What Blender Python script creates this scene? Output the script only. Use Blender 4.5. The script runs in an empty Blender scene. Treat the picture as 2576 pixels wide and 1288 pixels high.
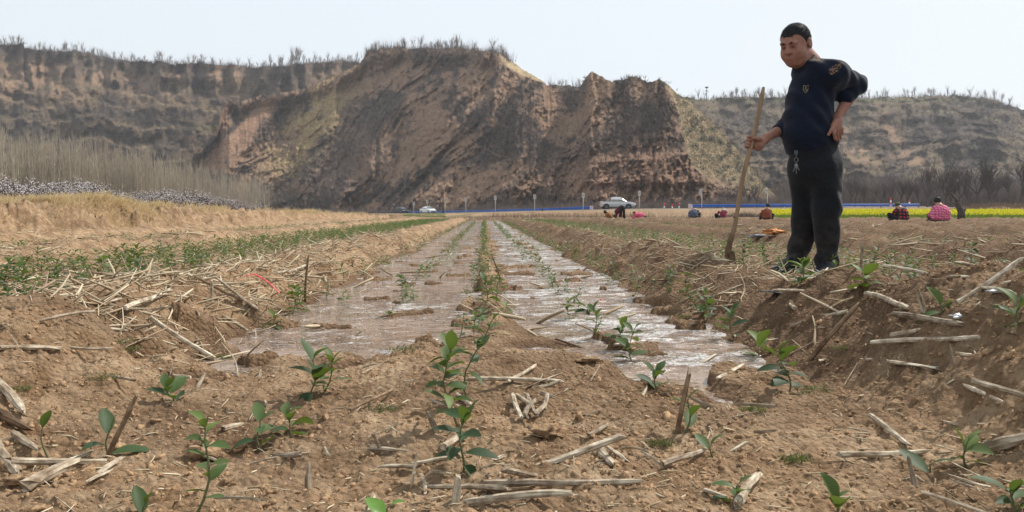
import bpy, math, random
import numpy as np
from mathutils import Vector, Matrix
random.seed(7); RNG = np.random.default_rng(11)
scene = bpy.context.scene
C = scene.collection
R = math.radians
# ------------------------------------------------------------------ camera, sky, sun
F = 1874.0; CX, CY = 1288.0, 644.0          # focal length and centre, in units of a 2576 px wide frame
CZ = 0.50
HAZE = .00028
PITCH = math.atan(109 / F); YAW = math.atan(70 / F * math.cos(PITCH))
cam_d = bpy.data.cameras.new('camera'); cam = bpy.data.objects.new('camera', cam_d); C.objects.link(cam)
cam_d.sensor_width = 36; cam_d.lens = F / 2576 * 36; cam_d.clip_start = 0.05; cam_d.clip_end = 6000
cam.location = (0, 0, CZ); cam.rotation_euler = (math.pi / 2 - PITCH, 0, -YAW)
scene.camera = cam
SUN_EL, SUN_AZ = R(50), R(58)                # azimuth measured to the right of +Y
world = bpy.data.worlds.new('World'); scene.world = world; world.use_nodes = True
nt = world.node_tree; nt.nodes.clear()
out = nt.nodes.new('ShaderNodeOutputWorld'); bg = nt.nodes.new('ShaderNodeBackground')
sky = nt.nodes.new('ShaderNodeTexSky'); sky.sky_type = 'NISHITA'; sky.sun_disc = False
sky.sun_elevation = SUN_EL; sky.sun_rotation = SUN_AZ; sky.air_density = 1.0; sky.dust_density = 3.0
mx = nt.nodes.new('ShaderNodeMixRGB'); mx.inputs[0].default_value = 0.86
mx.inputs[2].default_value = (8.9, 9.6, 10.2, 1)
nt.links.new(sky.outputs[0], mx.inputs[1]); nt.links.new(mx.outputs[0], bg.inputs[0])
bg.inputs[1].default_value = 0.095
nt.links.new(bg.outputs[0], out.inputs[0])
sun_d = bpy.data.lights.new('sun', 'SUN'); sun_d.energy = 5.0; sun_d.angle = R(0.6); sun_d.color = (1, .95, .88)
sun = bpy.data.objects.new('sun', sun_d); C.objects.link(sun)
sdir = Vector((math.cos(SUN_EL) * math.sin(SUN_AZ), math.cos(SUN_EL) * math.cos(SUN_AZ), math.sin(SUN_EL)))
sun.rotation_euler = sdir.to_track_quat('Z', 'Y').to_euler()
scene.view_settings.view_transform = 'Standard'; scene.view_settings.look = 'None'
scene.view_settings.exposure = 0.12; scene.view_settings.gamma = 1.0

# ------------------------------------------------------------------ helpers
_fw = np.array([math.sin(YAW) * math.cos(PITCH), math.cos(YAW) * math.cos(PITCH), -math.sin(PITCH)])
_rt = np.array([math.cos(YAW), -math.sin(YAW), 0.0])
_up = np.cross(_rt, _fw)
def ray(px, py):
    px = np.asarray(px, float); py = np.asarray(py, float)
    return _fw + ((px - CX) / F)[..., None] * _rt - ((py - CY) / F)[..., None] * _up
def W(px, py, Y):
    """world point at photo position (px, py) on the plane y = Y"""
    d = ray(px, py); t = np.asarray(Y, float) / d[..., 1]
    return d * t[..., None] + np.array([0, 0, CZ])
def xat(px, Y):
    return float(W(px, 535.0, Y)[0])

_perm = np.random.default_rng(5).permutation(256); _perm = np.concatenate([_perm, _perm, _perm])
_ang = np.random.default_rng(6).random(256) * 2 * np.pi; _gx, _gy = np.cos(_ang), np.sin(_ang)
def pn(x, y, seed=0):
    x = np.asarray(x, float); y = np.asarray(y, float)
    xi = np.floor(x).astype(np.int64); yi = np.floor(y).astype(np.int64)
    xf = x - xi; yf = y - yi
    xi = (xi + seed * 37) & 255; yi = (yi + seed * 91) & 255
    u = xf * xf * xf * (xf * (xf * 6 - 15) + 10); v = yf * yf * yf * (yf * (yf * 6 - 15) + 10)
    def g(ix, iy, dx, dy):
        h = _perm[_perm[ix & 255] + (iy & 255)]
        return _gx[h] * dx + _gy[h] * dy
    a = g(xi, yi, xf, yf); b = g(xi + 1, yi, xf - 1, yf); c = g(xi, yi + 1, xf, yf - 1); d = g(xi + 1, yi + 1, xf - 1, yf - 1)
    return (a * (1 - u) + b * u) * (1 - v) + (c * (1 - u) + d * u) * v * 1.0
def fbm(x, y, o=4, seed=0, gain=.5):
    s = 0; a = 1
    for i in range(o):
        s = s + a * pn(x * 2 ** i + i * 13.7, y * 2 ** i + i * 5.3, seed + i); a *= gain
    return s * 1.5
def billow(x, y, o=2, seed=0):
    s = 0; a = 1
    for i in range(o):
        s = s + a * (1 - 2.6 * np.abs(pn(x * 2 ** i + i * 3.1, y * 2 ** i, seed + i))); a *= .5
    return s
def sstep(a, b, x):
    t = np.clip((np.asarray(x, float) - a) / (b - a), 0, 1); return t * t * (3 - 2 * t)
def lerp(a, b, t): return a + (b - a) * t

def tag(o, label=None, cat=None, group=None, kind=None):
    if label: o['label'] = label
    if cat: o['category'] = cat
    if group: o['group'] = group
    if kind: o['kind'] = kind
    return o
def empty(name, loc, label, cat, group=None, rz=0):
    o = bpy.data.objects.new(name, None); C.objects.link(o); o.location = tuple(float(v) for v in loc); o.rotation_euler = (0, 0, rz)
    o.empty_display_size = .1
    return tag(o, label, cat, group)
def mesh(name, V, Fc, mat, parent=None, smooth=True, mi=None, world=True, cols=None):
    """one mesh object. V (n,3); Fc list of faces or an (m,k) array. world: V in world space, moved into the parent's space"""
    V = np.asarray(V, np.float32).reshape(-1, 3)
    if parent is not None and world: V = V - np.array(parent.location, np.float32)
    me = bpy.data.meshes.new(name)
    if isinstance(Fc, np.ndarray):
        m, k = Fc.shape
        me.vertices.add(len(V)); me.vertices.foreach_set('co', V.ravel())
        me.loops.add(m * k); me.loops.foreach_set('vertex_index', Fc.astype(np.int32).ravel())
        me.polygons.add(m); me.polygons.foreach_set('loop_start', np.arange(0, m * k, k, dtype=np.int32))
        me.update(calc_edges=True)
    else:
        me.from_pydata([tuple(v) for v in V.tolist()], [], [tuple(int(i) for i in f) for f in Fc])
        me.update()
    for m_ in (mat if isinstance(mat, (list, tuple)) else [mat]): me.materials.append(m_)
    if mi is not None: me.polygons.foreach_set('material_index', np.asarray(mi, np.int32))
    if smooth: me.polygons.foreach_set('use_smooth', np.ones(len(me.polygons), bool))
    if cols is not None:
        for nm, arr in cols.items():
            a = me.color_attributes.new(nm, 'FLOAT_COLOR', 'POINT')
            arr = np.asarray(arr, np.float32)
            if arr.ndim == 1: arr = np.stack([arr] * 3, 1)
            a.data.foreach_set('color', np.concatenate([arr, np.ones((len(arr), 1), np.float32)], 1).ravel())
    o = bpy.data.objects.new(name, me); C.objects.link(o)
    if parent is not None: o.parent = parent
    return o
def copy_tree(o, loc=None, rz=None, sc=None, parent=None):
    c = o.copy(); C.objects.link(c)
    if parent is not None: c.parent = parent
    if loc is not None: c.location = tuple(float(v) for v in loc)
    if rz is not None: c.rotation_euler = (0, 0, rz)
    if sc is not None: c.scale = (sc,) * 3 if not hasattr(sc, '__len__') else sc
    for ch in list(o.children): copy_tree(ch, parent=c)
    return c
def grid_faces(nr, nc):
    i = np.arange(nr - 1)[:, None] * nc + np.arange(nc - 1)[None, :]
    return np.stack([i, i + 1, i + nc + 1, i + nc], -1).reshape(-1, 4)

class MB:
    def __init__(s): s.v = []; s.f = []; s.m = []; s.n = 0
    def add(s, V, Fc, m=0):
        V = np.asarray(V, float).reshape(-1, 3); s.v.append(V)
        for f in Fc: s.f.append(tuple(int(i) + s.n for i in f)); s.m.append(m)
        s.n += len(V)
    def box(s, c, size, m=0, rot=None):
        x, y, z = [v / 2 for v in size]
        V = np.array([(a * x, b * y, d * z) for a in (-1, 1) for b in (-1, 1) for d in (-1, 1)])
        if rot is not None: V = V @ np.array(rot).T
        s.add(V + np.array(c), [(0, 1, 3, 2), (4, 6, 7, 5), (0, 4, 5, 1), (2, 3, 7, 6), (0, 2, 6, 4), (1, 5, 7, 3)], m)
    def tube(s, P, rad, n=6, m=0, cap=True):
        P = np.asarray(P, float); rad = np.broadcast_to(np.asarray(rad, float), (len(P),))
        T = np.gradient(P, axis=0); T /= np.linalg.norm(T, axis=1)[:, None] + 1e-9
        ref = np.array([0, 0, 1.0]) if abs(T[0][2]) < .9 else np.array([1.0, 0, 0])
        a = np.cross(T, ref); a /= np.linalg.norm(a, axis=1)[:, None] + 1e-9; b = np.cross(T, a)
        th = np.arange(n) / n * 2 * np.pi
        V = P[:, None] + rad[:, None, None] * (np.cos(th)[None, :, None] * a[:, None] + np.sin(th)[None, :, None] * b[:, None])
        fs = []
        for i in range(len(P) - 1):
            for j in range(n):
                k = (j + 1) % n; fs.append((i * n + j, i * n + k, (i + 1) * n + k, (i + 1) * n + j))
        if cap: fs.append(tuple(range(n))[::-1]); fs.append(tuple((len(P) - 1) * n + j for j in range(n)))
        s.add(V.reshape(-1, 3), fs, m)
    def lathe(s, prof, n=16, c=(0, 0, 0), axis=2, m=0):
        th = np.arange(n) / n * 2 * np.pi; V = []; fs = []
        for r, h in prof: V.append(np.stack([r * np.cos(th), r * np.sin(th), np.full(n, h)], 1))
        V = np.concatenate(V)
        if axis == 1: V = V[:, [0, 2, 1]]
        if axis == 0: V = V[:, [2, 0, 1]]
        for i in range(len(prof) - 1):
            for j in range(n):
                k = (j + 1) % n; fs.append((i * n + j, i * n + k, (i + 1) * n + k, (i + 1) * n + j))
        s.add(V + np.array(c), fs, m)
    def build(s, name, mat, parent=None, smooth=False, world=True):
        return mesh(name, np.concatenate(s.v), s.f, mat, parent, smooth, s.m, world)
def merge(bv, bf, M, T):
    """copies of a base mesh: M (n,3,3), T (n,3)"""
    V = np.einsum('nij,vj->nvi', M, bv) + T[:, None]
    Fc = bf[None] + (np.arange(len(T)) * len(bv))[:, None, None]
    return V.reshape(-1, 3), Fc.reshape(-1, bf.shape[1])

# ------------------------------------------------------------------ materials
def new_mat(name):
    m = bpy.data.materials.new(name); m.use_nodes = True; nt = m.node_tree
    return m, nt, nt.nodes['Principled BSDF']
def N(nt, t, **kw):
    n = nt.nodes.new(t)
    for k, v in kw.items():
        if k.startswith('i_'):
            key = k[2:]; key = int(key) if key.isdigit() else key.replace('_', ' ')
            n.inputs[key].default_value = v
        else: setattr(n, k, v)
    return n
def coords(nt, scale=(1, 1, 1), kind='Object'):
    tc = N(nt, 'ShaderNodeTexCoord'); mp = N(nt, 'ShaderNodeMapping'); mp.inputs['Scale'].default_value = scale
    nt.links.new(tc.outputs[kind], mp.inputs[0]); return mp.outputs[0]
def noise(nt, vec, scale, detail=4, rough=.6):
    n = N(nt, 'ShaderNodeTexNoise'); n.inputs['Scale'].default_value = scale; n.inputs['Detail'].default_value = detail
    n.inputs['Roughness'].default_value = rough; nt.links.new(vec, n.inputs['Vector']); return n.outputs['Fac']
def ramp(nt, fac, stops):
    r = N(nt, 'ShaderNodeValToRGB'); el = r.color_ramp.elements
    while len(el) < len(stops): el.new(.5)
    for e, (p, c) in zip(el, stops): e.position = p; e.color = (*c, 1) if len(c) == 3 else c
    nt.links.new(fac, r.inputs[0]); return r.outputs[0]
def mixc(nt, fac, a, b, mode='MIX'):
    m = N(nt, 'ShaderNodeMixRGB', blend_type=mode)
    for i, v in ((0, fac), (1, a), (2, b)):
        if hasattr(v, 'is_linked') or hasattr(v, 'links'): nt.links.new(v, m.inputs[i])
        else: m.inputs[i].default_value = v if i == 0 else (*v, 1)
    return m.outputs[0]
def bump(nt, h, bsdf, strength=.5, dist=.01):
    b = N(nt, 'ShaderNodeBump'); b.inputs['Strength'].default_value = strength; b.inputs['Distance'].default_value = dist
    nt.links.new(h, b.inputs['Height']); nt.links.new(b.outputs[0], bsdf.inputs['Normal']); return b
def simple(name, col, rough=.7, metal=0, var=.25, scale=20, bmp=0, bd=.005, spec=.4, stretch=(1, 1, 1), detail=4):
    m, nt, b = new_mat(name); v = coords(nt, stretch); n = noise(nt, v, scale, detail)
    lo = tuple(c * (1 - var) for c in col); hi = tuple(min(1, c * (1 + var)) for c in col)
    nt.links.new(ramp(nt, n, [(.3, lo), (.7, hi)]), b.inputs['Base Color'])
    b.inputs['Roughness'].default_value = rough; b.inputs['Metallic'].default_value = metal
    b.inputs['Specular IOR Level'].default_value = spec
    if bmp: bump(nt, n, b, bmp, bd)
    return m
def leafy(name, cols, rough=.35, trans=.25, spec=.5, scale=.7, tint=(.35, .5, .05)):
    """leaf material: each leaf patch picks its colour from position and object, some light passes through"""
    m, nt, b = new_mat(name); v = coords(nt, kind='Generated' if False else 'Object')
    oi = N(nt, 'ShaderNodeObjectInfo'); geo = N(nt, 'ShaderNodeNewGeometry')
    add = N(nt, 'ShaderNodeMath', operation='ADD'); nt.links.new(geo.outputs['Random Per Island'], add.inputs[0]); nt.links.new(oi.outputs['Random'], add.inputs[1])
    ml = N(nt, 'ShaderNodeMath', operation='MULTIPLY'); nt.links.new(add.outputs[0], ml.inputs[0]); ml.inputs[1].default_value = .5
    n = noise(nt, v, 60, 2)
    col = ramp(nt, ml.outputs[0], [(i / max(1, len(cols) - 1) * .8 + .1, c) for i, c in enumerate(cols)])
    col = mixc(nt, .35, col, ramp(nt, n, [(.3, (.55, .55, .55)), (.7, (1.2, 1.2, 1.2))]), 'MULTIPLY')
    nt.links.new(col, b.inputs['Base Color']); b.inputs['Roughness'].default_value = rough; b.inputs['Specular IOR Level'].default_value = spec
    tr = N(nt, 'ShaderNodeBsdfTranslucent'); nt.links.new(mixc(nt, .5, col, tint), tr.inputs[0])
    ms = N(nt, 'ShaderNodeMixShader'); ms.inputs[0].default_value = trans
    nt.links.new(b.outputs[0], ms.inputs[1]); nt.links.new(tr.outputs[0], ms.inputs[2])
    nt.links.new(ms.outputs[0], nt.nodes['Material Output'].inputs[0])
    return m

def soil_material():
    m, nt, b = new_mat('loess_soil')
    v = coords(nt)
    at = N(nt, 'ShaderNodeAttribute', attribute_name='zone')       # r = moist, g = dry-grass litter, b = green
    sep = N(nt, 'ShaderNodeSeparateColor'); nt.links.new(at.outputs['Color'], sep.inputs[0])
    n1 = noise(nt, v, 1.3, 6, .65); n2 = noise(nt, v, 38, 6, .7); n3 = noise(nt, v, 9, 5, .6)
    dry = ramp(nt, n3, [(.30, (.255, .152, .080)), (.50, (.375, .252, .150)), (.70, (.50, .365, .235))])
    dry = mixc(nt, .55, dry, ramp(nt, n2, [(.34, (.45, .42, .40)), (.58, (1.08, 1.08, 1.08))]), 'MULTIPLY')
    dry = mixc(nt, .6, dry, ramp(nt, noise(nt, v, 3.2, 5, .65), [(.38, (.48, .44, .41)), (.56, (1.08, 1.08, 1.08))]), 'MULTIPLY')
    wet = ramp(nt, n3, [(.3, (.105, .062, .036)), (.7, (.19, .118, .068))])
    wf = N(nt, 'ShaderNodeMath', operation='MULTIPLY_ADD', use_clamp=True); nt.links.new(n1, wf.inputs[0]); wf.inputs[1].default_value = .9
    wa = N(nt, 'ShaderNodeMath', operation='SUBTRACT'); nt.links.new(sep.outputs[0], wa.inputs[0]); wa.inputs[1].default_value = .42
    nt.links.new(wa.outputs[0], wf.inputs[2])
    col = mixc(nt, wf.outputs[0], dry, wet)
    straw = ramp(nt, noise(nt, coords(nt, (1, .25, 1)), 30, 4), [(.35, (.13, .088, .055)), (.65, (.22, .155, .098))])
    col = mixc(nt, sep.outputs[1], col, straw)
    col = mixc(nt, sep.outputs[2], col, (.075, .105, .03))
    nt.links.new(col, b.inputs['Base Color']); b.inputs['Specular IOR Level'].default_value = .15
    b.inputs['Roughness'].default_value = .95
    vo = N(nt, 'ShaderNodeTexVoronoi'); vo.inputs['Scale'].default_value = 70; nt.links.new(v, vo.inputs['Vector'])
    mth = N(nt, 'ShaderNodeMath', operation='SUBTRACT'); nt.links.new(noise(nt, v, 55, 7, .75), mth.inputs[0]); nt.links.new(vo.outputs[0], mth.inputs[1])
    bump(nt, mth.outputs[0], b, 1.0, .016)
    return m
M = {}
M['soil'] = soil_material()
M['clod'] = simple('clod_soil', (.33, .215, .125), .95, var=.45, scale=45, bmp=1.0, bd=.012, spec=.1, detail=8)
def water_material():
    m, nt, b = new_mat('muddy_water')
    v = coords(nt); vs = coords(nt, (.8, 1.15, 1))
    big = noise(nt, vs, 1.5, 4, .6); fine = noise(nt, vs, 8, 10, .8)
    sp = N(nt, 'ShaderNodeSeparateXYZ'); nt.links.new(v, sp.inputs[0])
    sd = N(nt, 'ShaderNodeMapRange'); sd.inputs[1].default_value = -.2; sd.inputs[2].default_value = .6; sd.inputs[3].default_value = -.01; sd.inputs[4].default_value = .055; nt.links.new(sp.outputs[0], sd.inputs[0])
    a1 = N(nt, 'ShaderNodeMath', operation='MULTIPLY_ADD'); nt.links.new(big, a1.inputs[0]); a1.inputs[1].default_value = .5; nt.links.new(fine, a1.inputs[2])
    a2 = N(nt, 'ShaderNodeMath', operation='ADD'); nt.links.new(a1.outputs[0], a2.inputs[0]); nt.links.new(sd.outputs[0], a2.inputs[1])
    foam_glare = ramp(nt, a2.outputs[0], [(.775, (0,) * 3), (.83, (.40,) * 3), (.92, (.9,) * 3)])  # froth plus sky glare painted into the colour, more on the right strip
    patch = ramp(nt, big, [(.38, (.10,) * 3), (.56, (1,) * 3)])
    rip = noise(nt, vs, 16, 4, .6); hm = N(nt, 'ShaderNodeMath', operation='MULTIPLY'); nt.links.new(rip, hm.inputs[0]); nt.links.new(patch, hm.inputs[1])
    bump(nt, hm.outputs[0], b, 1.0, .10)
    mud = ramp(nt, noise(nt, v, 2.5, 4), [(.35, (.215, .145, .10)), (.65, (.31, .225, .17))])
    nt.links.new(mixc(nt, foam_glare, mud, (.66, .64, .62)), b.inputs['Base Color'])
    nt.links.new(ramp(nt, foam_glare, [(0, (.05,) * 3), (1, (.3,) * 3)]), b.inputs['Roughness'])
    b.inputs['IOR'].default_value = 1.333; b.inputs['Specular IOR Level'].default_value = 1.0
    return m
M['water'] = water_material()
def hill_material():
    m, nt, b = new_mat('hill_surface')
    at = N(nt, 'ShaderNodeAttribute', attribute_name='Col'); v = coords(nt)
    n = noise(nt, v, .8, 9, .8); n2 = noise(nt, v, .16, 5, .6)
    c = mixc(nt, .7, at.outputs['Color'], ramp(nt, n, [(.36, (.38, .38, .40)), (.63, (1.6, 1.55, 1.5))]), 'MULTIPLY')
    c = mixc(nt, .4, c, ramp(nt, n2, [(.35, (.75, .75, .78)), (.65, (1.2, 1.2, 1.2))]), 'MULTIPLY')
    nt.links.new(c, b.inputs['Base Color']); b.inputs['Roughness'].default_value = 1; b.inputs['Specular IOR Level'].default_value = .05
    bump(nt, n, b, .9, 1.2)
    return m
M['hill'] = hill_material()
M['twig'] = simple('bare_twigs', (.17, .14, .125), .9, var=.35, scale=.6, spec=.1)
M['twigpale'] = simple('pale_poplar_stems', (.31, .27, .205), .9, var=.3, scale=.2, spec=.1)
M['scrub'] = simple('dark_scrub', (.088, .074, .068), .95, var=.4, scale=.08, spec=.05)
M['bark'] = simple('dark_bark', (.085, .07, .062), .95, var=.35, scale=5, bmp=.5, spec=.1)
M['drygrass'] = leafy('dry_grass', [(.42, .31, .17), (.62, .49, .28), (.72, .60, .38)], .8, .35, .1, tint=(.7, .55, .3))
M['hillgrass'] = leafy('hill_grass', [(.20, .16, .09), (.30, .24, .15), (.36, .29, .19)], .9, .2, .05, tint=(.4, .3, .18))
M['drybrown'] = leafy('brown_weeds', [(.12, .085, .06), (.20, .145, .10), (.30, .22, .145)], .9, .12, .1, tint=(.3, .2, .12))
M['leaf'] = leafy('seedling_leaf', [(.018, .040, .017), (.032, .062, .022), (.060, .100, .030), (.085, .115, .035), (.13, .19, .045)], .55, .2, .22)
M['leafpale'] = leafy('young_leaf', [(.09, .22, .03), (.16, .32, .05)], .35, .35, .5)
M['stem'] = simple('green_stem', (.11, .12, .05), .6, var=.3, scale=40)
def stalk_material(name, lo, hi):
    m, nt, b = new_mat(name); v = coords(nt, (.07, 1, 1)); oi = N(nt, 'ShaderNodeObjectInfo')
    n = noise(nt, v, 330, 4, .6); v2 = coords(nt); n2 = noise(nt, v2, 14, 5, .7)
    c = ramp(nt, n, [(.3, lo), (.7, hi)])
    c = mixc(nt, .9, c, ramp(nt, n2, [(.40, (.34, .27, .21)), (.60, (1.05, 1.05, 1.05))]), 'MULTIPLY')
    c = mixc(nt, .6, c, ramp(nt, oi.outputs['Random'], [(0, (.25, .20, .16)), (.25, (.55, .48, .42)), (.6, (.95, .93, .88)), (1, (1.15, 1.15, 1.15))]), 'MULTIPLY')
    nt.links.new(c, b.inputs['Base Color']); b.inputs['Roughness'].default_value = .75; b.inputs['Specular IOR Level'].default_value = .25
    bump(nt, n, b, .5, .002); return m
M['stalk'] = stalk_material('maize_stalk', (.27, .21, .14), (.74, .67, .54))
M['stick'] = stalk_material('brown_stick', (.15, .10, .06), (.30, .21, .13))
# ------------------------------------------------------------------ road line (near edge), as the photo shows it
RD = [(600, 400, .25), (760, 290, .2), (900, 212, .2), (1041, 160, .28), (1075, 151, .32), (1120, 140, .39), (1172, 131, .46), (1246, 121, .57), (1345, 111, .73),
      (1467, 107, .85), (1608, 102, 1.0), (1765, 100, 1.05), (1930, 98, 1.1), (2110, 97, 1.12), (2400, 97, 1.15), (2900, 100, 1.15), (3600, 108, 1.1)]
RP = np.array([[xat(p, y), y, z] for p, y, z in RD])
def road_dist(x, y):
    """signed distance past the road's near edge (negative = field side) and the road's height there"""
    x = np.asarray(x, float); y = np.asarray(y, float)
    best = np.full(x.shape, 1e9); sg = np.zeros(x.shape); zz = np.zeros(x.shape)
    for a, b in zip(RP[:-1], RP[1:]):
        dx, dy = b[:2] - a[:2]; L2 = dx * dx + dy * dy
        t = np.clip(((x - a[0]) * dx + (y - a[1]) * dy) / L2, 0, 1)
        ex = x - a[0] - t * dx; ey = y - a[1] - t * dy; d = np.hypot(ex, ey)
        s = np.where(dx * ey - dy * ex > 0, 1.0, -1.0); c = d < best
        best = np.where(c, d, best); sg = np.where(c, s, sg); zz = np.where(c, a[2] + t * (b[2] - a[2]), zz)
    return best * sg, zz
def bank_x(y): return -7.9 + .35 * pn(y * .22, 3.3, 4) * 2
def ground_h(x, y, full=True):
    x = np.asarray(x, float); y = np.asarray(y, float)
    xx = x + .07 * fbm(x * .4 + 7, y * .33, 2, 3) + .03 * pn(x * 2, y * 1.6, 9)
    k = np.round(xx / 2.6); dr = np.abs(np.mod(xx, 2.6) - 1.3)
    side = np.where(xx > 0, 1.0, .88)
    rn = 1 + .35 * fbm(x * .9, y * .9, 3, 5)
    rw = .27 + .05 * pn(x * .7, y * .8, 12)
    ridge = .17 * side * (1 + .5 * (xx > 0) * sstep(3.4, 2.2, y)) * rn * np.exp(-np.abs(dr / rw) ** 2.6)
    near = sstep(2.72, 2.2, y + .3 * pn(x * 1.6, y * .5, 21) + .35 * fbm(x * 3.5, y * 3.5, 3, 23) + .10 * np.abs(x - .2) + .42 * sstep(.22, .5, x))
    inb = sstep(1.42, 1.12, np.abs(xx))
    floor = lerp(.055, lerp(-.042, .03, near), inb)
    cr = .082 * np.exp(-((xx - .04) / (.105 + .24 * sstep(3.4, 2.4, y))) ** 2) * (.85 + .9 * fbm(x * 1.5, y * 1.5, 3, 31))
    floor = floor + inb * cr * lerp(.35, 1, sstep(1.6, 2.3, y))
    isl = inb * (1 - near) * .05 * sstep(.50, .62, fbm(x * 2.6 + 3, y * 2.6, 3, 41))
    z = floor + isl + ridge
    if full:
        rough = np.clip(.35 + isl * 9 + ridge * 5 + near * .35 + (1 - inb) * .35, 0, 1.2)
        z = z + (sstep(.9, 1.25, xx) + .8 * sstep(-.85, -1.15, xx)) * (.014 * billow(x * 7, y * 7, 3, 99)) * np.exp(-y / 12) + sstep(.6, .95, np.abs(xx)) * sstep(1.5, 1.2, np.abs(xx)) * .020 * fbm(x * 5, y * 5, 3, 101)
        z = z + rough * (.018 * fbm(x * 2.6, y * 2.6, 2, 51) + .010 * fbm(x * 7, y * 7, 3, 61) + .0115 * billow(x * 14, y * 14, 2, 71) + .004 * fbm(x * 40, y * 40, 2, 75) * np.exp(-y / 9))
        nf = np.exp(-y / 7)
        z = z + nf * .0045 * billow(x * 42, y * 42, 2, 81) * (.5 + rough * .6)
    far = sstep(43, 47, y + 1.5 * pn(x * .2, y * .2, 8))
    zf = -.03 + .05 * fbm(x * .35, y * .35, 4, 15)
    z = lerp(z, zf, far)
    # dark earthen heap behind the far end of the rows, left of the centre line
    z = z + .36 * np.exp(-((y - 47.2) / .8) ** 2) * sstep(-6.4, -5.8, x) * sstep(-1.0, -1.8, x) * (.8 + .8 * fbm(x * 1.2, y, 2, 77))
    # the bank on the left
    bx = bank_x(y); bh = np.interp(y, [3, 8, 16, 26, 40, 54, 80], [.66, .66, .60, .53, .40, .28, .0])
    er = .45 * fbm(x * .8, y * .9, 4, 91)
    s = sstep(bx + .25 + er, bx - .75 + er, x)
    zb = bh + .06 * fbm(x * .5, y * .5, 3, 17) + .10 * np.exp(-((y - 17.2) / 2.2) ** 2) * sstep(bx - 2.5, bx - .9, x) + .03 * billow(x * 2, y * 2, 2, 19)
    z = z + s * (zb - z) + .15 * s * (1 - s) * 4 * (fbm(x * 2.2, y * 2.6, 4, 93)) + .085 * s * (1 - .7 * (s > .99)) * billow(x * 4, y * 3.2, 3, 95)
    z = np.where(x < bx - 6, z - .0 * x, z)
    # embankment and road bed
    d, zr = road_dist(x, np.maximum(y, 55)); d = np.where(y < 60, -50, d)
    e = sstep(-8.5, -.4, d + 1.2 * pn(x * .3, y * .3, 6))
    z = lerp(z, zr - .015, e)
    z = z + sstep(11, 60, d) * (1.0 + .4 * fbm(x * .05, y * .05, 3, 2))
    # dry-grass hump at the right, behind the yellow flowers
    z = z + 1.25 * np.exp(-((y - 82) / 5) ** 2) * sstep(49, 56, x) * (1 + .4 * fbm(x * .2, y * .2, 2, 7))
    return z
def G(px, py, dz=0.0):
    """ground point under a photo position, found by marching the camera ray"""
    d = ray(px, py); t = np.geomspace(.6, 400, 2600)
    P = d[None] * t[:, None] + np.array([0, 0, CZ]); h = ground_h(P[:, 0], P[:, 1]) + dz
    i = int(np.argmax(P[:, 2] < h))
    if P[i, 2] >= h[i]: i = -1
    return np.array([P[i, 0], P[i, 1], h[i]])
def gz(x, y): return float(ground_h(np.array([x]), np.array([y]))[0])

ys = [.72]
while ys[-1] < 62: ys.append(ys[-1] + .0052 * max(ys[-1], .8) ** 1.27)
while ys[-1] < 2600: ys.append(ys[-1] + max(.8, ys[-1] * .012))
ys = np.array(ys)
us = np.concatenate([np.linspace(-2.6, -.82, 90, endpoint=False), np.linspace(-.82, .82, 800), np.linspace(.82, 2.6, 91)[1:]])
YY, UU = np.meshgrid(ys, us, indexing='ij'); XX = UU * (YY + .35)
ZZ = ground_h(XX, YY)
d_, _ = road_dist(XX, np.maximum(YY, 55))
xx_ = XX; dr_ = np.abs(np.mod(XX, 2.6) - 1.3)
moist = .95 * np.exp(-(ZZ / .036) ** 2) * (np.abs(XX) < 1.35) * (YY > 1.6)
moist = np.maximum(moist, .80 * sstep(.5, 1.1, XX) * sstep(1.3, 2.2, YY) * (YY < 46))        # right-hand beds are freshly dug
moist = np.maximum(moist, .30 * (np.abs(XX + 2.55) < .8) * (YY > 2.2))
moist = np.maximum(moist, .5 * sstep(.05, .4, fbm(XX * 1.1, YY * 1.3, 3, 88)) * (YY < 3.5)); moist = moist + .5 * np.exp(-((YY - 47.2) / 1.0) ** 2) * (XX > -6.5) * (XX < -1)
bxg = bank_x(YY)
straw = np.maximum(sstep(44, 50, YY) * .75 * (XX > -7.5), sstep(bxg - .4, bxg - 1.1, XX) * .55 * (YY < 100))
straw = np.maximum(straw, sstep(60, 75, YY) * .7) * sstep(-.3, .3, fbm(XX * .25, YY * .25, 3, 44) + .35)
straw = straw * (1 - .5 * sstep(-9, -6, d_) * sstep(0, -1, d_) * (YY > 60))
green = sstep(-.05, .3, fbm(XX * .3, YY * .15, 3, 49)) * sstep(75, 95, YY) * sstep(170, 150, YY) * sstep(-20, -12, XX) * sstep(2, -4, XX) * .8
mesh('field_ground', np.stack([XX, YY, ZZ], -1).reshape(-1, 3), grid_faces(*XX.shape)[:, ::1], M['soil'],
     cols={'zone': np.stack([moist, straw, green], -1).reshape(-1, 3)})['kind'] = 'structure'

# water in the flooded bed
wy = np.concatenate([np.linspace(1.7, 12, 60), np.linspace(12.5, 44, 50)]); wx = np.linspace(-1.12, 1.12, 24)
WY, WX = np.meshgrid(wy, wx, indexing='ij')
mesh('water', np.stack([WX, WY, 0 * WX], -1).reshape(-1, 3), grid_faces(*WX.shape), M['water'])['kind'] = 'structure'

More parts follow.
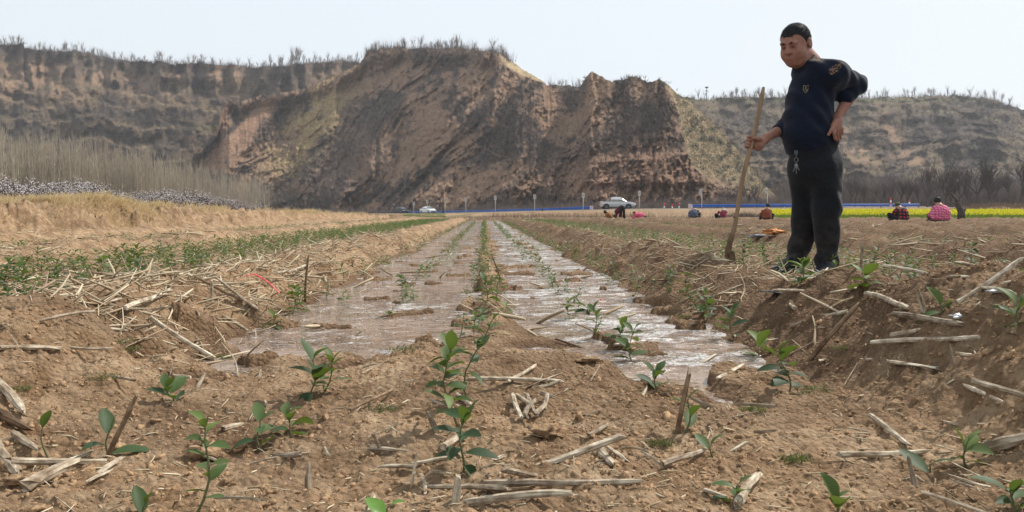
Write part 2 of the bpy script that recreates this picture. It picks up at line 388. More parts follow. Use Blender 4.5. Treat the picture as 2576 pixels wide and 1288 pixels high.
# road surface and its pale concrete edge
def ribbon(name, d0, d1, dz, mat, p=RP, kind='structure'):
    q = [p[0]]
    for a, b in zip(p[:-1], p[1:]):
        for t in np.linspace(0, 1, 7)[1:]: q.append(a + (b - a) * t)
    q = np.array(q); 
    for _ in range(6): q[1:-1] = (q[:-2] + q[1:-1] * 2 + q[2:]) / 4
    T = np.gradient(q[:, :2], axis=0); T /= np.linalg.norm(T, axis=1)[:, None]; Nn = np.stack([-T[:, 1], T[:, 0]], 1)
    A = np.concatenate([q[:, :2] + Nn * d0, q[:, 2:] + dz], 1); B = np.concatenate([q[:, :2] + Nn * d1, q[:, 2:] + dz], 1)
    A2 = A.copy(); A2[:, 2] -= .25; B2 = B.copy(); B2[:, 2] -= .25
    V = np.stack([A2, A, B, B2], 1).reshape(-1, 3)
    o = mesh(name, V, grid_faces(len(q), 4), mat, smooth=False)
    if kind: o['kind'] = kind
    return q, Nn
M['asphalt'] = simple('road_asphalt', (.13, .125, .12), .9, var=.2, scale=3)
M['concrete'] = simple('pale_concrete', (.40, .36, .31), .9, var=.15, scale=2)
M['rail'] = simple('blue_rail_paint', (.012, .10, .42), .45, var=.2, scale=1.5)
M['railpost'] = simple('galvanised_post', (.55, .55, .53), .5, var=.15, scale=4)
RQ, RN = ribbon('road', 0, 9.0, .03, M['asphalt'])
ribbon('road_edge', -.28, 0, .08, M['concrete'])

# ------------------------------------------------------------------ hills
def blob(px, py, cx, cy, rx, ry, ang=0):
    a = R(ang); dx = px - cx; dy = py - cy
    u = dx * math.cos(a) + dy * math.sin(a); v = -dx * math.sin(a) + dy * math.cos(a)
    return np.exp(-((u / rx) ** 2 + (v / ry) ** 2))
def hill(name, pxs, sky_pts, base_pts, depth, color, rows=220, back=60, label=None, zb=-2.0):
    px = np.asarray(pxs, float); t = np.linspace(0, 1, rows)
    T, PX = np.meshgrid(t, px, indexing='ij')
    sk = np.interp(px, *zip(*sky_pts)) + 4.5 * fbm(px * .035, px * 0 + 1.7, 4, 3) + 2.2 * pn(px * .16, px * 0 + .3, 8) + 1.5 * pn(px * .4, px * 0 + .6, 9)
    bs = np.interp(px, *zip(*base_pts))
    PY = bs[None] + (sk - bs)[None] * T
    Y = depth(PX, PY, T); V = W(PX, PY, Y)
    Cc = color(PX, PY, T)
    # the top falls away behind the rim as a real plateau
    crest = V[-1]; ext = []
    for dd, dz in ((back * .08, -.6), (back * .4, -1.2), (back, -2.5)):
        e = crest.copy(); dirn = e[:, :2] / np.linalg.norm(e[:, :2], axis=1)[:, None]; e[:, :2] += dirn * dd; e[:, 2] += dz * (1 + .0 * dd); ext.append(e)
    low = V[0].copy(); low[:, 2] = zb
    Vall = np.concatenate([low[None], V, np.array(ext)]); nr = len(Vall)
    Call = np.concatenate([Cc[:1], Cc, np.repeat(Cc[-1:], 3, 0)])
    o = mesh(name, Vall.reshape(-1, 3), grid_faces(nr, len(px)), M['hill'], cols={'Col': Call.reshape(-1, 3)})
    o['kind'] = 'structure'
    return dict(px=px, PX=PX, PY=PY, V=V, C=Cc, sk=sk)
def mix3(c, new, w): return c * (1 - w[..., None]) + np.array(new) * w[..., None]
SOIL, SCR, STRAW, OLIVE, PINK = (.35, .235, .155), (.095, .078, .068), (.36, .27, .14), (.15, .13, .07), (.34, .215, .145)

# far left terraced plateau
skA = [(-700, 60), (-300, 90), (0, 110), (60, 112), (62, 126), (190, 128), (300, 150), (430, 158), (440, 163), (510, 158), (620, 170), (700, 168), (760, 158), (860, 155), (1000, 160), (1200, 165), (1500, 180)]
def depA(PX, PY, T):
    n = fbm(PX * .006, PY * .012, 4, 5)
    lv = T * 9 + n * .55; st = np.floor(lv) + sstep(.0, 1, np.clip((lv - np.floor(lv)) * 2.6, 0, 1))   # flat steps, steep risers
    t2 = lerp(T, 1 - st / 9.5, 0) * 0 + lerp(T, np.clip((st) / 9.5, 0, 1.1), .55)
    cliff = sstep(.72, .86, T)
    Y = 255 + 150 * np.clip(t2, 0, 1) ** .9
    Y = Y - cliff * 22 * (T - .78)
    gul = np.abs(fbm(PX * .013, PY * .004, 3, 8)) * 26 * cliff + 10 * fbm(PX * .008, PY * .006, 4, 18) + 3 * fbm(PX * .04, PY * .03, 4, 28)
    return Y + gul
def colA(PX, PY, T):
    n = fbm(PX * .01, PY * .02, 5, 61); n2 = fbm(PX * .04, PY * .05, 4, 71)
    c = np.broadcast_to(np.array((.195, .14, .09)), PX.shape + (3,)).copy()
    c = mix3(c, OLIVE, sstep(.0, .5, fbm(PX * .004, PY * .03, 3, 77)) * .6)
    scr = sstep(-.15, .30, n + .45 * n2) * .85
    lo = np.abs(np.mod(T * 9 + fbm(PX * .006, PY * .012, 4, 5) * .55, 1) - .12)
    scr = np.maximum(scr, .75 * sstep(.12, .02, np.abs(PY - 290 - 8 * fbm(PX * .01, 0 * PX, 2, 3)) / 200) * sstep(90, 150, PX) * sstep(560, 480, PX))
    scr = np.maximum(scr, .85 * sstep(.92, .99, T)) ; scr = np.maximum(scr, .8 * blob(PX, PY, 480, 190, 45, 70, 60)); scr = np.maximum(scr, .8 * blob(PX, PY, 220, 170, 55, 26, 5))
    scr = np.maximum(scr, .8 * blob(PX, PY, 330, 345, 200, 18, 12)); scr = np.maximum(scr, .85 * blob(PX, PY, 700, 195, 80, 35, 0))
    c = mix3(c, SCR, np.clip(scr, 0, .95))
    for cx, cy, rx, ry in ((170, 240, 40, 28), (350, 205, 45, 38), (440, 205, 30, 42), (570, 195, 45, 42), (100, 185, 70, 40), (840, 185, 60, 26), (30, 200, 45, 45), (250, 195, 40, 25)):
        c = mix3(c, SOIL, np.clip(blob(PX, PY, cx, cy, rx, ry) * 1.1 * sstep(-.35, .2, n2 + .2), 0, .9))
    c = mix3(c, STRAW, np.clip(sstep(.06, .02, lo) * sstep(.0, .4, n2 + .1) * .5 * sstep(.85, .7, T), 0, 1))
    return c * np.array([.72, .73, .74])
HA = hill('hills', np.arange(-700, 1200, 3), skA, [(-700, 545), (2500, 545)], depA, colA, rows=200, back=160)

# far right terraced hill
skC = [(1300, 215), (1400, 213), (1700, 240), (1760, 252), (1860, 246), (2000, 244), (2200, 246), (2400, 240), (2500, 250), (2540, 262), (2576, 278), (2700, 330), (2900, 400), (3200, 460), (3500, 500)]
def depC(PX, PY, T):
    n = fbm(PX * .006, PY * .012, 4, 6)
    lv = T * 11 + n * .9; fr = lv - np.floor(lv); st = np.floor(lv) + np.clip(fr * 2.2, 0, 1)
    Y = 235 + 165 * lerp(T, np.clip(st / 11.5, 0, 1), .6)
    return Y + 16 * fbm(PX * .007, PY * .006, 4, 19) + 4 * fbm(PX * .04, PY * .03, 4, 29) - 30 * np.abs(fbm(PX * .006 + 4, PY * .002, 2, 33))
def colC(PX, PY, T):
    n = fbm(PX * .01, PY * .02, 5, 62); n2 = fbm(PX * .05, PY * .05, 4, 72)
    c = np.broadcast_to(np.array((.18, .14, .095)), PX.shape + (3,)).copy()
    scr = np.clip(sstep(-.1, .4, n) * .7 + .8 * blob(PX, PY, 2420, 310, 170, 45, -5) + .8 * blob(PX, PY, 2250, 360, 60, 22) + .7 * blob(PX, PY, 1900, 320, 130, 18) + .8 * sstep(440, 470, PY), 0, .9)
    c = mix3(c, SCR, scr)
    for cx, cy, rx, ry, an in ((2120, 330, 20, 55, 10), (2240, 330, 16, 60, -30), (2180, 390, 60, 22, 10), (1800, 440, 70, 50, 0), (2300, 400, 50, 26, 35), (2080, 420, 60, 12, 0)):
        c = mix3(c, SOIL, np.clip(blob(PX, PY, cx, cy, rx, ry, an) * sstep(-.3, .2, n2), 0, .85))
    lo = np.mod(T * 11 + fbm(PX * .006, PY * .012, 4, 6) * .9, 1)
    c = mix3(c, (.235, .20, .115), sstep(.38, .45, lo) * sstep(.62, .50, lo) * sstep(-.1, .3, n2 + .15) * .9)
    c = mix3(c, (.16, .17, .08), blob(PX, PY, 2100, 252, 420, 5) * .8)
    return c * np.array([.80, .80, .81])
HC = hill('hills', np.arange(1300, 3500, 3), skC, [(1300, 540), (3500, 540)], depC, colC, rows=200, back=160)

# the steep central hill
skB = [(400, 540), (440, 470), (470, 425), (485, 408), (512, 368), (545, 325), (560, 272), (576, 248), (600, 262), (640, 243), (690, 234), (745, 228), (800, 208), (850, 190), (885, 172), (905, 158), (925, 128), (960, 122), (1000, 118), (1030, 123), (1100, 124), (1150, 118), (1190, 124), (1235, 126),
       (1262, 136), (1275, 150), (1300, 165), (1330, 184), (1355, 198), (1380, 214), (1405, 222), (1440, 226), (1462, 214), (1478, 188), (1489, 178), (1500, 184), (1540, 207), (1570, 198), (1602, 192), (1615, 200), (1625, 206), (1655, 200),
       (1675, 212), (1720, 246), (1765, 282), (1810, 330), (1850, 372), (1885, 420), (1920, 462), (1960, 500), (1990, 530)]
bsB = [(400, 543), (2000, 543)]
ar_y = [190, 240, 290, 330, 380, 420, 460, 520, 560]; ar_x = [1652, 1690, 1708, 1715, 1728, 1745, 1790, 1900, 1960]
def arris(PY): return np.interp(PY, ar_y, ar_x)
def arris2(PY): return np.interp(PY, [110, 130, 160, 190, 215, 240], [1235, 1248, 1262, 1310, 1385, 1500])
def depB(PX, PY, T):
    Yb = np.interp(PX, [400, 640, 900, 1100, 1300, 1500, 1700, 1850, 2000], [262, 250, 225, 192, 158, 140, 131, 135, 150])
    run = np.interp(PX, [400, 480, 600, 700, 1000, 1250, 1400, 1480, 1600, 1700, 1990], [5, 20, 42, 62, 95, 84, 68, 46, 44, 40, 14])
    Y = Yb + run * T ** 1.15
    # ravine between the two spurs
    rv = np.exp(-((PX - (1430 - (PY - 210) * .35)) / 55) ** 2) * sstep(430, 240, PY); Y = Y + rv * 14
    # spur faces turn away to the right of each arris
    Y = Y + np.clip(PX - arris(PY), 0, 400) ** .95 * .42 * sstep(150, 230, PY)
    Y = Y + np.clip(PX - arris2(PY), 0, 140) * .30 * sstep(240, 205, PY) * (PX < 1480)
    # gullies run down-left across the face
    wrp = 60 * fbm(PX * .004, PY * .004, 2, 44); s = PX * .80 + PY * .60 + wrp; q = -PX * .60 + PY * .80 + wrp * .5      # q grows down-left
    g = fbm(s * .014, q * .0035, 4, 14); g2 = fbm(s * .045, q * .012, 4, 24)
    Y = Y + 7 * g + 1.5 * g2 + 1.0 * np.abs(fbm(s * .05, q * .02, 3, 54)) + 1.7 * np.abs(fbm(PX * .045, PY * .014, 3, 64)) + 1.0 * fbm(PX * .10, PY * .08, 4, 34)
    br = np.clip(blob(PX, PY, 1620, 440, 190, 75, -5) * 1.3, 0, .85); Y = Y - br * (4.5 * g + 1.6 * g2 + 1.8 * np.abs(fbm(PX * .045, PY * .016, 3, 64)))
    scm = sstep(0, 20, PX - (665 - (PY - 240) * 1.05)) * sstep(0, 30, (740 - (PY - 240) * .78) - PX)
    Y = Y - scm * (6 * g + 1.6 * g2 + 1.0 * np.abs(fbm(s * .05, q * .02, 3, 54)) + 1.6 * np.abs(fbm(PX * .045, PY * .014, 3, 64)) + .8 * fbm(PX * .10, PY * .08, 4, 34))
    strata = sstep(375, 395, PY - (PX - 1700) * -.06) * sstep(475, 455, PY) * sstep(1420, 1500, PX) * sstep(1800, 1740, PX)
    Y = Y - strata * 3 + strata * .7 * pn(PX * .01, (PY + (PX - 1700) * .07) * .13, 3)
    Y = Y - 8 * sstep(.88, .98, T) * (PX < 1250)
    return Y
def colB(PX, PY, T):
    wrp = 60 * fbm(PX * .004, PY * .004, 2, 44); s = PX * .80 + PY * .60 + wrp; q = -PX * .60 + PY * .80 + wrp * .5
    n = fbm(s * .011, q * .007, 5, 63); n2 = fbm(PX * .045, PY * .05, 4, 73); n3 = fbm(s * .035, q * .016, 4, 83)
    c = np.broadcast_to(np.array((.275, .185, .128)), PX.shape + (3,)).copy()
    scr = sstep(-.10, .36, n + .5 * n2 + .08)
    scr = scr * (1 - .8 * blob(PX, PY, 1630, 440, 170, 75, -5)) * (1 - .5 * blob(PX, PY, 1500, 230, 40, 60)) * (1 - .45 * blob(PX, PY, 1250, 480, 260, 45, -15))
    scr = np.maximum(scr, .85 * blob(PX, PY, 1120, 145, 170, 22)); scr = np.maximum(scr, .9 * blob(PX, PY, 1580, 330, 150, 45, -25)); scr = np.maximum(scr, .8 * blob(PX, PY, 860, 380, 110, 80, -35))
    c = mix3(c, SCR, np.clip(scr * .92, 0, .95))
    for cx, cy, rx, ry, an, w in ((1235, 190, 30, 60, 15, .8), (1000, 170, 30, 16, 0, .8), (1500, 240, 30, 60, 10, .8), (1350, 275, 50, 28, 0, .6), (1160, 300, 10, 75, 40, .8), (1035, 250, 14, 60, 25, .8), (990, 330, 25, 50, 35, .7), (1180, 460, 130, 26, -15, .6), (1620, 230, 50, 30, 0, .7), (820, 230, 30, 16, 0, .7), (760, 470, 60, 20, 0, .4)):
        c = mix3(c, SOIL, np.clip(blob(PX, PY, cx, cy, rx, ry, an) * w * 1.2 * sstep(-.5, .1, n3), 0, .85))
    c = mix3(c, (.31, .195, .135), np.clip(blob(PX, PY, 1620, 455, 190, 60) * 1.2, 0, .85))
    st = blob(PX, PY + (PX - 1700) * .07, 1600, 402, 140, 20)
    c = mix3(c, (.23, .14, .10), np.clip(st * 1.1 * sstep(-.1, .25, pn(PX * .012, (PY + (PX - 1700) * .07) * .11, 3) + .05), 0, .8))
    # scree slope and straw-coloured shoulder at the left
    sc = sstep(0, 14, (PX - (672 - (PY - 240) * 1.02)) * .7 + 6 * n2) * sstep(0, 26, ((728 - (PY - 240) * .78) - PX) + 10 * n2) * sstep(236, 250, PY) * sstep(440, 412, PY)
    sc = np.maximum(sc, .9 * blob(PX, PY, 566, 280, 14, 34, 20))
    c = mix3(c, PINK, np.clip(sc, 0, .95))
    c = mix3(c, STRAW, np.clip(1.5 * blob(PX, PY, 775, 325, 135, 46, -52) * sstep(-.5, .15, n3 + .5 * n2 + .1), 0, .9))
    # grassy lit faces right of the arrises
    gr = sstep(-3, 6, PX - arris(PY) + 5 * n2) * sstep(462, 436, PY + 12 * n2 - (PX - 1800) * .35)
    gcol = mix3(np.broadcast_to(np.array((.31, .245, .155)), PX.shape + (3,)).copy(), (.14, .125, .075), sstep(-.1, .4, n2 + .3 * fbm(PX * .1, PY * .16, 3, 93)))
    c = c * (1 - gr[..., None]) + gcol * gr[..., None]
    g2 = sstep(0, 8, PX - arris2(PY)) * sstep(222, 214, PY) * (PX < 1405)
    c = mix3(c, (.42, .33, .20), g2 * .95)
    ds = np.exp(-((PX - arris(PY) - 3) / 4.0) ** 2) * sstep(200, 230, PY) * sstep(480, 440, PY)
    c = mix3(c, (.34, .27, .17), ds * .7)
    return c
HB = hill('hills', np.arange(400, 1992, 2), skB, bsB, depB, colB, rows=260, back=70)
# ------------------------------------------------------------------ smooth solid bodies from blended shapes
def surf_nets(Fd, o, h):
    S = Fd < 0; nx, ny, nz = Fd.shape
    acc = np.zeros((nx - 1, ny - 1, nz - 1, 3), np.float32); cnt = np.zeros((nx - 1, ny - 1, nz - 1), np.float32)
    for ax in range(3):
        a = [slice(None)] * 3; b = [slice(None)] * 3; a[ax] = slice(0, -1); b[ax] = slice(1, None)
        f0, f1 = Fd[tuple(a)], Fd[tuple(b)]; ch = np.argwhere(S[tuple(a)] != S[tuple(b)])
        if len(ch) == 0: continue
        v0 = f0[tuple(ch.T)]; v1 = f1[tuple(ch.T)]; t = v0 / (v0 - v1)
        P = ch.astype(np.float32); P[:, ax] += t
        oth = [i for i in range(3) if i != ax]
        for da in (0, -1):
            for db in (0, -1):
                c = ch.copy(); c[:, oth[0]] += da; c[:, oth[1]] += db
                ok = np.all((c >= 0) & (c < np.array(acc.shape[:3])), axis=1); cc = c[ok]
                np.add.at(acc, tuple(cc.T), P[ok]); np.add.at(cnt, tuple(cc.T), 1)
    act = cnt > 0; idx = -np.ones(act.shape, np.int64); idx[act] = np.arange(act.sum())
    V = acc[act] / cnt[act][:, None] * h + np.array(o)
    quads = []
    for ax in range(3):
        a = [slice(None)] * 3; b = [slice(None)] * 3; a[ax] = slice(0, -1); b[ax] = slice(1, None)
        ch = np.argwhere(S[tuple(a)] != S[tuple(b)]); o1, o2 = [(1, 2), (2, 0), (0, 1)][ax]
        ok = (ch[:, o1] > 0) & (ch[:, o2] > 0) & (ch[:, o1] < act.shape[o1]) & (ch[:, o2] < act.shape[o2]); ch = ch[ok]
        ins = S[tuple(ch.T)]
        def g(d1, d2):
            c = ch.copy(); c[:, o1] += d1; c[:, o2] += d2; return idx[tuple(c.T)]
        q = np.stack([g(-1, -1), g(0, -1), g(0, 0), g(-1, 0)], 1); q[~ins] = q[~ins][:, ::-1]; quads.append(q)
    return V, np.concatenate(quads)
def nrm(v): v = np.asarray(v, float); return v / np.linalg.norm(v)
def sdf(prims, h, disp=None, k0=.02):
    """prims: ('c', a, b, ra, rb, k[, sub]) tapered capsule or ('e', centre, radii, R or None, k[, sub]) ellipsoid"""
    lo = np.full(3, 1e9); hi = -lo
    for p in prims:
        if len(p) > 6 - (p[0] == 'e') and p[-1] == 'sub': continue
        if p[0] == 'c':
            for q, r in ((p[1], p[3]), (p[2], p[4])): lo = np.minimum(lo, np.array(q) - r); hi = np.maximum(hi, np.array(q) + r)
        else: r = max(p[2]); lo = np.minimum(lo, np.array(p[1]) - r); hi = np.maximum(hi, np.array(p[1]) + r)
    lo -= 4 * h; hi += 4 * h; n = np.ceil((hi - lo) / h).astype(int) + 1
    Fd = np.full(tuple(n), .5, np.float32); ax = [lo[i] + h * np.arange(n[i]) for i in range(3)]
    for p in prims:
        sub = p[-1] == 'sub'; k = (p[5] if p[0] == 'c' else p[4])
        if p[0] == 'c': a, b = np.array(p[1], float), np.array(p[2], float); r = max(p[3], p[4]); blo, bhi = np.minimum(a, b) - r, np.maximum(a, b) + r
        else: a = np.array(p[1], float); r = max(p[2]); blo, bhi = a - r, a + r
        pad = k * 1.3 + 5 * h; sl = []
        for i in range(3):
            i0 = max(0, int((blo[i] - pad - lo[i]) / h)); i1 = min(n[i], int((bhi[i] + pad - lo[i]) / h) + 2); sl.append(slice(i0, i1))
        X, Y, Z = np.meshgrid(ax[0][sl[0]], ax[1][sl[1]], ax[2][sl[2]], indexing='ij')
        if p[0] == 'c':
            ab = b - a; L = (ab ** 2).sum() + 1e-12
            t = np.clip(((X - a[0]) * ab[0] + (Y - a[1]) * ab[1] + (Z - a[2]) * ab[2]) / L, 0, 1)
            d = np.sqrt((X - a[0] - t * ab[0]) ** 2 + (Y - a[1] - t * ab[1]) ** 2 + (Z - a[2] - t * ab[2]) ** 2) - (p[3] + t * (p[4] - p[3]))
        else:
            q = np.stack([X - a[0], Y - a[1], Z - a[2]], -1)
            if p[3] is not None: q = q @ np.array(p[3])          # columns of R are the ellipsoid's axes
            rr = np.array(p[2]); k1 = np.linalg.norm(q / rr, axis=-1); k2 = np.linalg.norm(q / rr ** 2, axis=-1) + 1e-9; d = k1 * (k1 - 1) / k2
        f = Fd[tuple(sl)]
        if sub:
            hh = np.clip(.5 - .5 * (f + d) / k, 0, 1); Fd[tuple(sl)] = f + (-d - f) * hh + k * hh * (1 - hh)
        else:
            hh = np.clip(.5 + .5 * (f - d) / k, 0, 1); Fd[tuple(sl)] = f + (d - f) * hh - k * hh * (1 - hh)
    if disp is not None:
        X, Y, Z = np.meshgrid(*ax, indexing='ij'); Fd = disp(Fd, X, Y, Z)
    return surf_nets(Fd.astype(np.float32), lo, h)
def sdf_obj(name, prims, h, mat, parent=None, disp=None, cols=None):
    V, Q = sdf(prims, h, disp)
    return mesh(name, V, Q, mat, parent, True, cols=cols(V) if cols else None)

M['skin'] = simple('skin', (.25, .118, .082), .6, var=.28, scale=24, bmp=.35, bd=.004, spec=.3, detail=8)
M['skinarm'] = simple('tanned_skin', (.36, .185, .125), .5, var=.14, scale=18, bmp=.15, bd=.003, spec=.4)
M['hair'] = simple('short_black_hair', (.013, .0125, .013), .75, var=.5, scale=160, bmp=.5, bd=.003, spec=.25)
M['lip'] = simple('lip', (.24, .085, .065), .5); M['brow'] = simple('eyebrow', (.02, .016, .015), .9); M['eye'] = simple('eye_slit', (.012, .01, .01), .2)
M['nail'] = simple('fingernail', (.5, .3, .24), .3, var=.05)
M['metal'] = simple('key_steel', (.25, .25, .25), .4, 1, .2, 30)
def cloth(name, col, fold=.3, rough=.95, fscale=5):
    m, nt, b = new_mat(name); v = coords(nt); n = noise(nt, v, 60, 3); f = noise(nt, coords(nt, (1, 1, 1.6)), fscale, 3, .5)
    c = mixc(nt, .5, ramp(nt, n, [(.3, tuple(x * .7 for x in col)), (.7, tuple(x * 1.3 for x in col))]), ramp(nt, f, [(.3, (.7,) * 3), (.7, (1.3,) * 3)]), 'MULTIPLY')
    nt.links.new(c, b.inputs['Base Color']); b.inputs['Roughness'].default_value = rough; b.inputs['Specular IOR Level'].default_value = .15
    b.inputs['Sheen Weight'].default_value = .12
    b2 = bump(nt, f, b, fold, .06)
    return m, nt, b
M['trouser'] = cloth('charcoal_trousers', (.010, .011, .014))[0]
tm = M['trouser'].node_tree; tb = tm.nodes['Principled BSDF']; tv = coords(tm); tz = N(tm, 'ShaderNodeSeparateXYZ'); tm.links.new(tv, tz.inputs[0])
tr_ = N(tm, 'ShaderNodeMapRange'); tr_.inputs[1].default_value = .45; tr_.inputs[2].default_value = .02; tr_.inputs[3].default_value = 0; tr_.inputs[4].default_value = .75; tm.links.new(tz.outputs[2], tr_.inputs[0])
tx = N(tm, 'ShaderNodeMath', operation='MULTIPLY'); tm.links.new(tr_.outputs[0], tx.inputs[0]); tm.links.new(ramp(tm, noise(tm, tv, 9, 5, .7), [(.42, (.05,) * 3), (.68, (.8,) * 3)]), tx.inputs[1])
tm.links.new(mixc(tm, tx.outputs[0], tb.inputs['Base Color'].links[0].from_socket, (.13, .10, .075)), tb.inputs['Base Color'])
M['shoe'] = simple('black_shoe', (.012, .013, .017), .45, spec=.4)
def sweater_material():
    m, nt, b = cloth('navy_sweater', (.0045, .008, .019))
    at = N(nt, 'ShaderNodeAttribute', attribute_name='patch'); v = coords(nt)
    w = N(nt, 'ShaderNodeTexVoronoi'); w.inputs['Scale'].default_value = 85; nt.links.new(v, w.inputs['Vector'])
    lace = ramp(nt, w.outputs[0], [(.25, (.26, .17, .11)), (.5, (.03, .02, .018))])
    base = b.inputs['Base Color'].links[0].from_socket
    nt.links.new(mixc(nt, at.outputs['Fac'], base, lace), b.inputs['Base Color']); return m
M['sweater'] = sweater_material()

# ------------------------------------------------------------------ the standing man with the shovel
MY = 4.95
def P(px, py, dy=0.0): return W(px, py, MY + dy)
foot = P(2045, 692); mroot = empty('person', (foot[0], MY, foot[2] - .01), 'stout man standing in navy sweater and dark trousers, hand on hip, holding a shovel', 'person')
s_ = MY / F
hc = P(2001, 113, -.02)
hf = nrm((-.70, -.58, -.36)); hu = nrm(np.array([.04, 0, 1]) - hf * np.dot(np.array([.04, 0, 1]), hf)); hs = np.cross(hu, hf)    # forward, up, his left
HR = np.stack([hf, hs, hu], 1)
def H(f, s, u): return hc + 1.05 * (hf * f + hs * s + hu * u)
def e(c, r, Rm=None, k=.02, *a): return ('e', c, tuple(x * 1.05 for x in r) if Rm is HR else r, Rm, k, *a)
head = [e(H(-.008, 0, .034), (.100, .082, .094), HR), e(H(.020, 0, -.030), (.078, .074, .085), HR, .03), e(H(.055, 0, -.088), (.036, .040, .030), HR, .03),
        e(H(.045, .040, -.045), (.040, .034, .040), HR, .03), e(H(.045, -.040, -.045), (.040, .034, .040), HR, .03),
        e(H(.010, 0, -.100), (.062, .058, .034), HR, .03),
        ('c', H(.086, -.040, .030), H(.088, .040, .030), .016, .016, .018),
        e(H(.098, .031, .008), (.012, .019, .011), HR, .014, 'sub'), e(H(.098, -.031, .008), (.012, .019, .011), HR, .014, 'sub'),
        e(H(.078, .032, .006), (.016, .019, .013), HR, .008), e(H(.078, -.032, .006), (.016, .019, .013), HR, .008),
        ('c', H(.092, 0, .020), H(.112, 0, -.022), .009, .015, .012), e(H(.100, .015, -.026), (.012, .010, .009), HR, .008), e(H(.100, -.015, -.026), (.012, .010, .009), HR, .008),
        ('c', H(.093, -.020, -.060), H(.093, .020, -.060), .0085, .0085, .008), ('c', H(.090, -.017, -.073), H(.090, .017, -.073), .009, .009, .008),
        ('c', H(.104, -.026, -.0665), H(.104, .026, -.0665), .003, .003, .004, 'sub'),
        e(H(-.012, .090, -.004), (.021, .010, .036), HR, .008), e(H(-.010, .099, .000), (.012, .006, .022), HR, .005, 'sub'), e(H(-.012, -.090, -.004), (.021, .010, .036), HR, .008)]
nb = P(2035, 160, .06)
neck = [('c', H(-.045, 0, -.05), nb, .066, .078, .03), ('c', H(.0, 0, -.085), nb + np.array([-.05, -.03, .01]), .055, .07, .03)]
sh_n = P(2100, 184, -.10); el_n = P(2157, 212, .03); wr_n = P(2106, 296, -.03)          # his left, the near arm (hand on hip)
sh_f = P(2022, 200, .20); el_f = P(1998, 305, .24); wr_f = P(1928, 347, -.02)           # his right arm behind the belly
chest = P(2036, 235, .04); belly = P(2025, 318, .02); hip = P(2046, 385, .05)
torso_in = [('c', P(2052, 205, .05), P(2036, 300, .05), .085, .105, .04), ('c', P(2036, 300, .05), P(2048, 390, .05), .105, .09, .04)]
kn_n = P(2088, 520, .0); an_n = P(2080, 672, .0); kn_f = P(2028, 520, .13); an_f = P(2002, 655, .18)
hipn = P(2076, 400, .0); hipf = P(2026, 400, .11)
legs_in = [('c', hipn, kn_n, .07, .05, .02), ('c', kn_n, an_n, .05, .035, .02), ('c', hipf, kn_f, .07, .05, .02), ('c', kn_f, an_f, .05, .035, .02)]
arms = [('c', sh_n, el_n, .055, .045, .03), ('c', el_n, wr_n, .047, .029, .02), ('c', sh_f, el_f, .05, .042, .03), ('c', el_f, wr_f, .046, .027, .02)]
# shovel axis
st, sb = P(1921, 219, -.07), P(1831, 634, -.12); ha = nrm(st - sb)
g0 = st + (sb - st) * ((357 - 219) / (634 - 219.))
rx_ = nrm(np.array([1, .0, 0]) - ha * ha[0]); ry_ = np.cross(ha, rx_)
if ry_[1] < 0: ry_ = -ry_
def Hd(x, y, h): return g0 + rx_ * x + ry_ * y + ha * h
hand = [('e', Hd(.050, .010, -.004), (.040, .020, .044), np.stack([rx_, ry_, ha], 1), .015), ('c', wr_f, Hd(.055, .008, -.004), .027, .026, .02)]
for i, (h, L) in enumerate(((.034, 1.0), (.012, 1.05), (-.010, 1.0), (-.030, .85))):
    q = [Hd(.044, .020, h * .9), Hd(.012, .031, h), Hd(-.022, .024, h - .003), Hd(-.031, -.002, h - .006), Hd(-.020, -.022 * L, h - .007)]
    for j, (r0, r1) in enumerate(((.0125, .0118), (.0118, .011), (.011, .0102), (.0102, .0090))): hand.append(('c', q[j], q[j + 1], r0, r1, .004))
for a, b, r0, r1 in ((Hd(.060, -.004, .012), Hd(.036, -.024, .026), .016, .0135), (Hd(.036, -.024, .026), Hd(.008, -.029, .022), .013, .0105), (Hd(.008, -.029, .022), Hd(-.006, -.025, .016), .0105, .009)): hand.append(('c', a, b, r0, r1, .005))
# hand on the hip
def K(px, py, dy): return P(px, py, dy)
hip_hand = [('c', wr_n, K(2106, 306, -.10), .029, .029, .02), ('e', K(2104, 319, -.115), (.038, .020, .046), None, .015), ('c', K(2099, 316, -.13), K(2091, 328, -.14), .015, .013, .008), ('c', K(2091, 328, -.14), K(2084, 339, -.145), .012, .0095, .004)]
for i, (x0, x1, x2, y1, y2, d) in enumerate(((2098, 2098, 2104, 342, 354, 0), (2104, 2106, 2110, 343, 353, .02), (2109, 2112, 2114, 338, 347, .04), (2113, 2117, 2117, 330, 339, .06))):
    q = [K(x0, 322 - i * 1.5, -.12 + d * .7), K(x1, y1 - 6, -.135 + d), K((x1 + x2) / 2, (y1 + y2) / 2, -.125 + d), K(x2, y2, -.105 + d)]
    for j, (r0, r1) in enumerate(((.012, .0115), (.0115, .0105), (.0105, .0085))): hip_hand.append(('c', q[j], q[j + 1], r0, r1, .004))
sdf_obj('body', torso_in + legs_in + neck + head + arms + hand + hip_hand, .0058, M['skin'], mroot)
def hair_disp(Fd, X, Y, Z):
    q = np.stack([X - hc[0], Y - hc[1], Z - hc[2]], -1) / 1.05
    f = q @ hf; s = q @ hs; u = q @ hu
    nz = .002 * np.sin(X * 310 + 5 * np.sin(Z * 120)) * np.sin(Y * 290 + 4 * np.sin(X * 150)) * np.cos(Z * 260)
    line = np.where(f > -.02, -.008 + .72 * (f + .02), -.008 + 1.3 * (f + .02)) - .03 * np.exp(-((f - .008) / .011) ** 2)
    temple = .022 * np.exp(-((f - .055) / .024) ** 2) * (np.abs(s) > .03)
    # thickness dwindles to nothing at the hairline
    return np.maximum(Fd + nz + .0015, (line + temple - u) * .55)
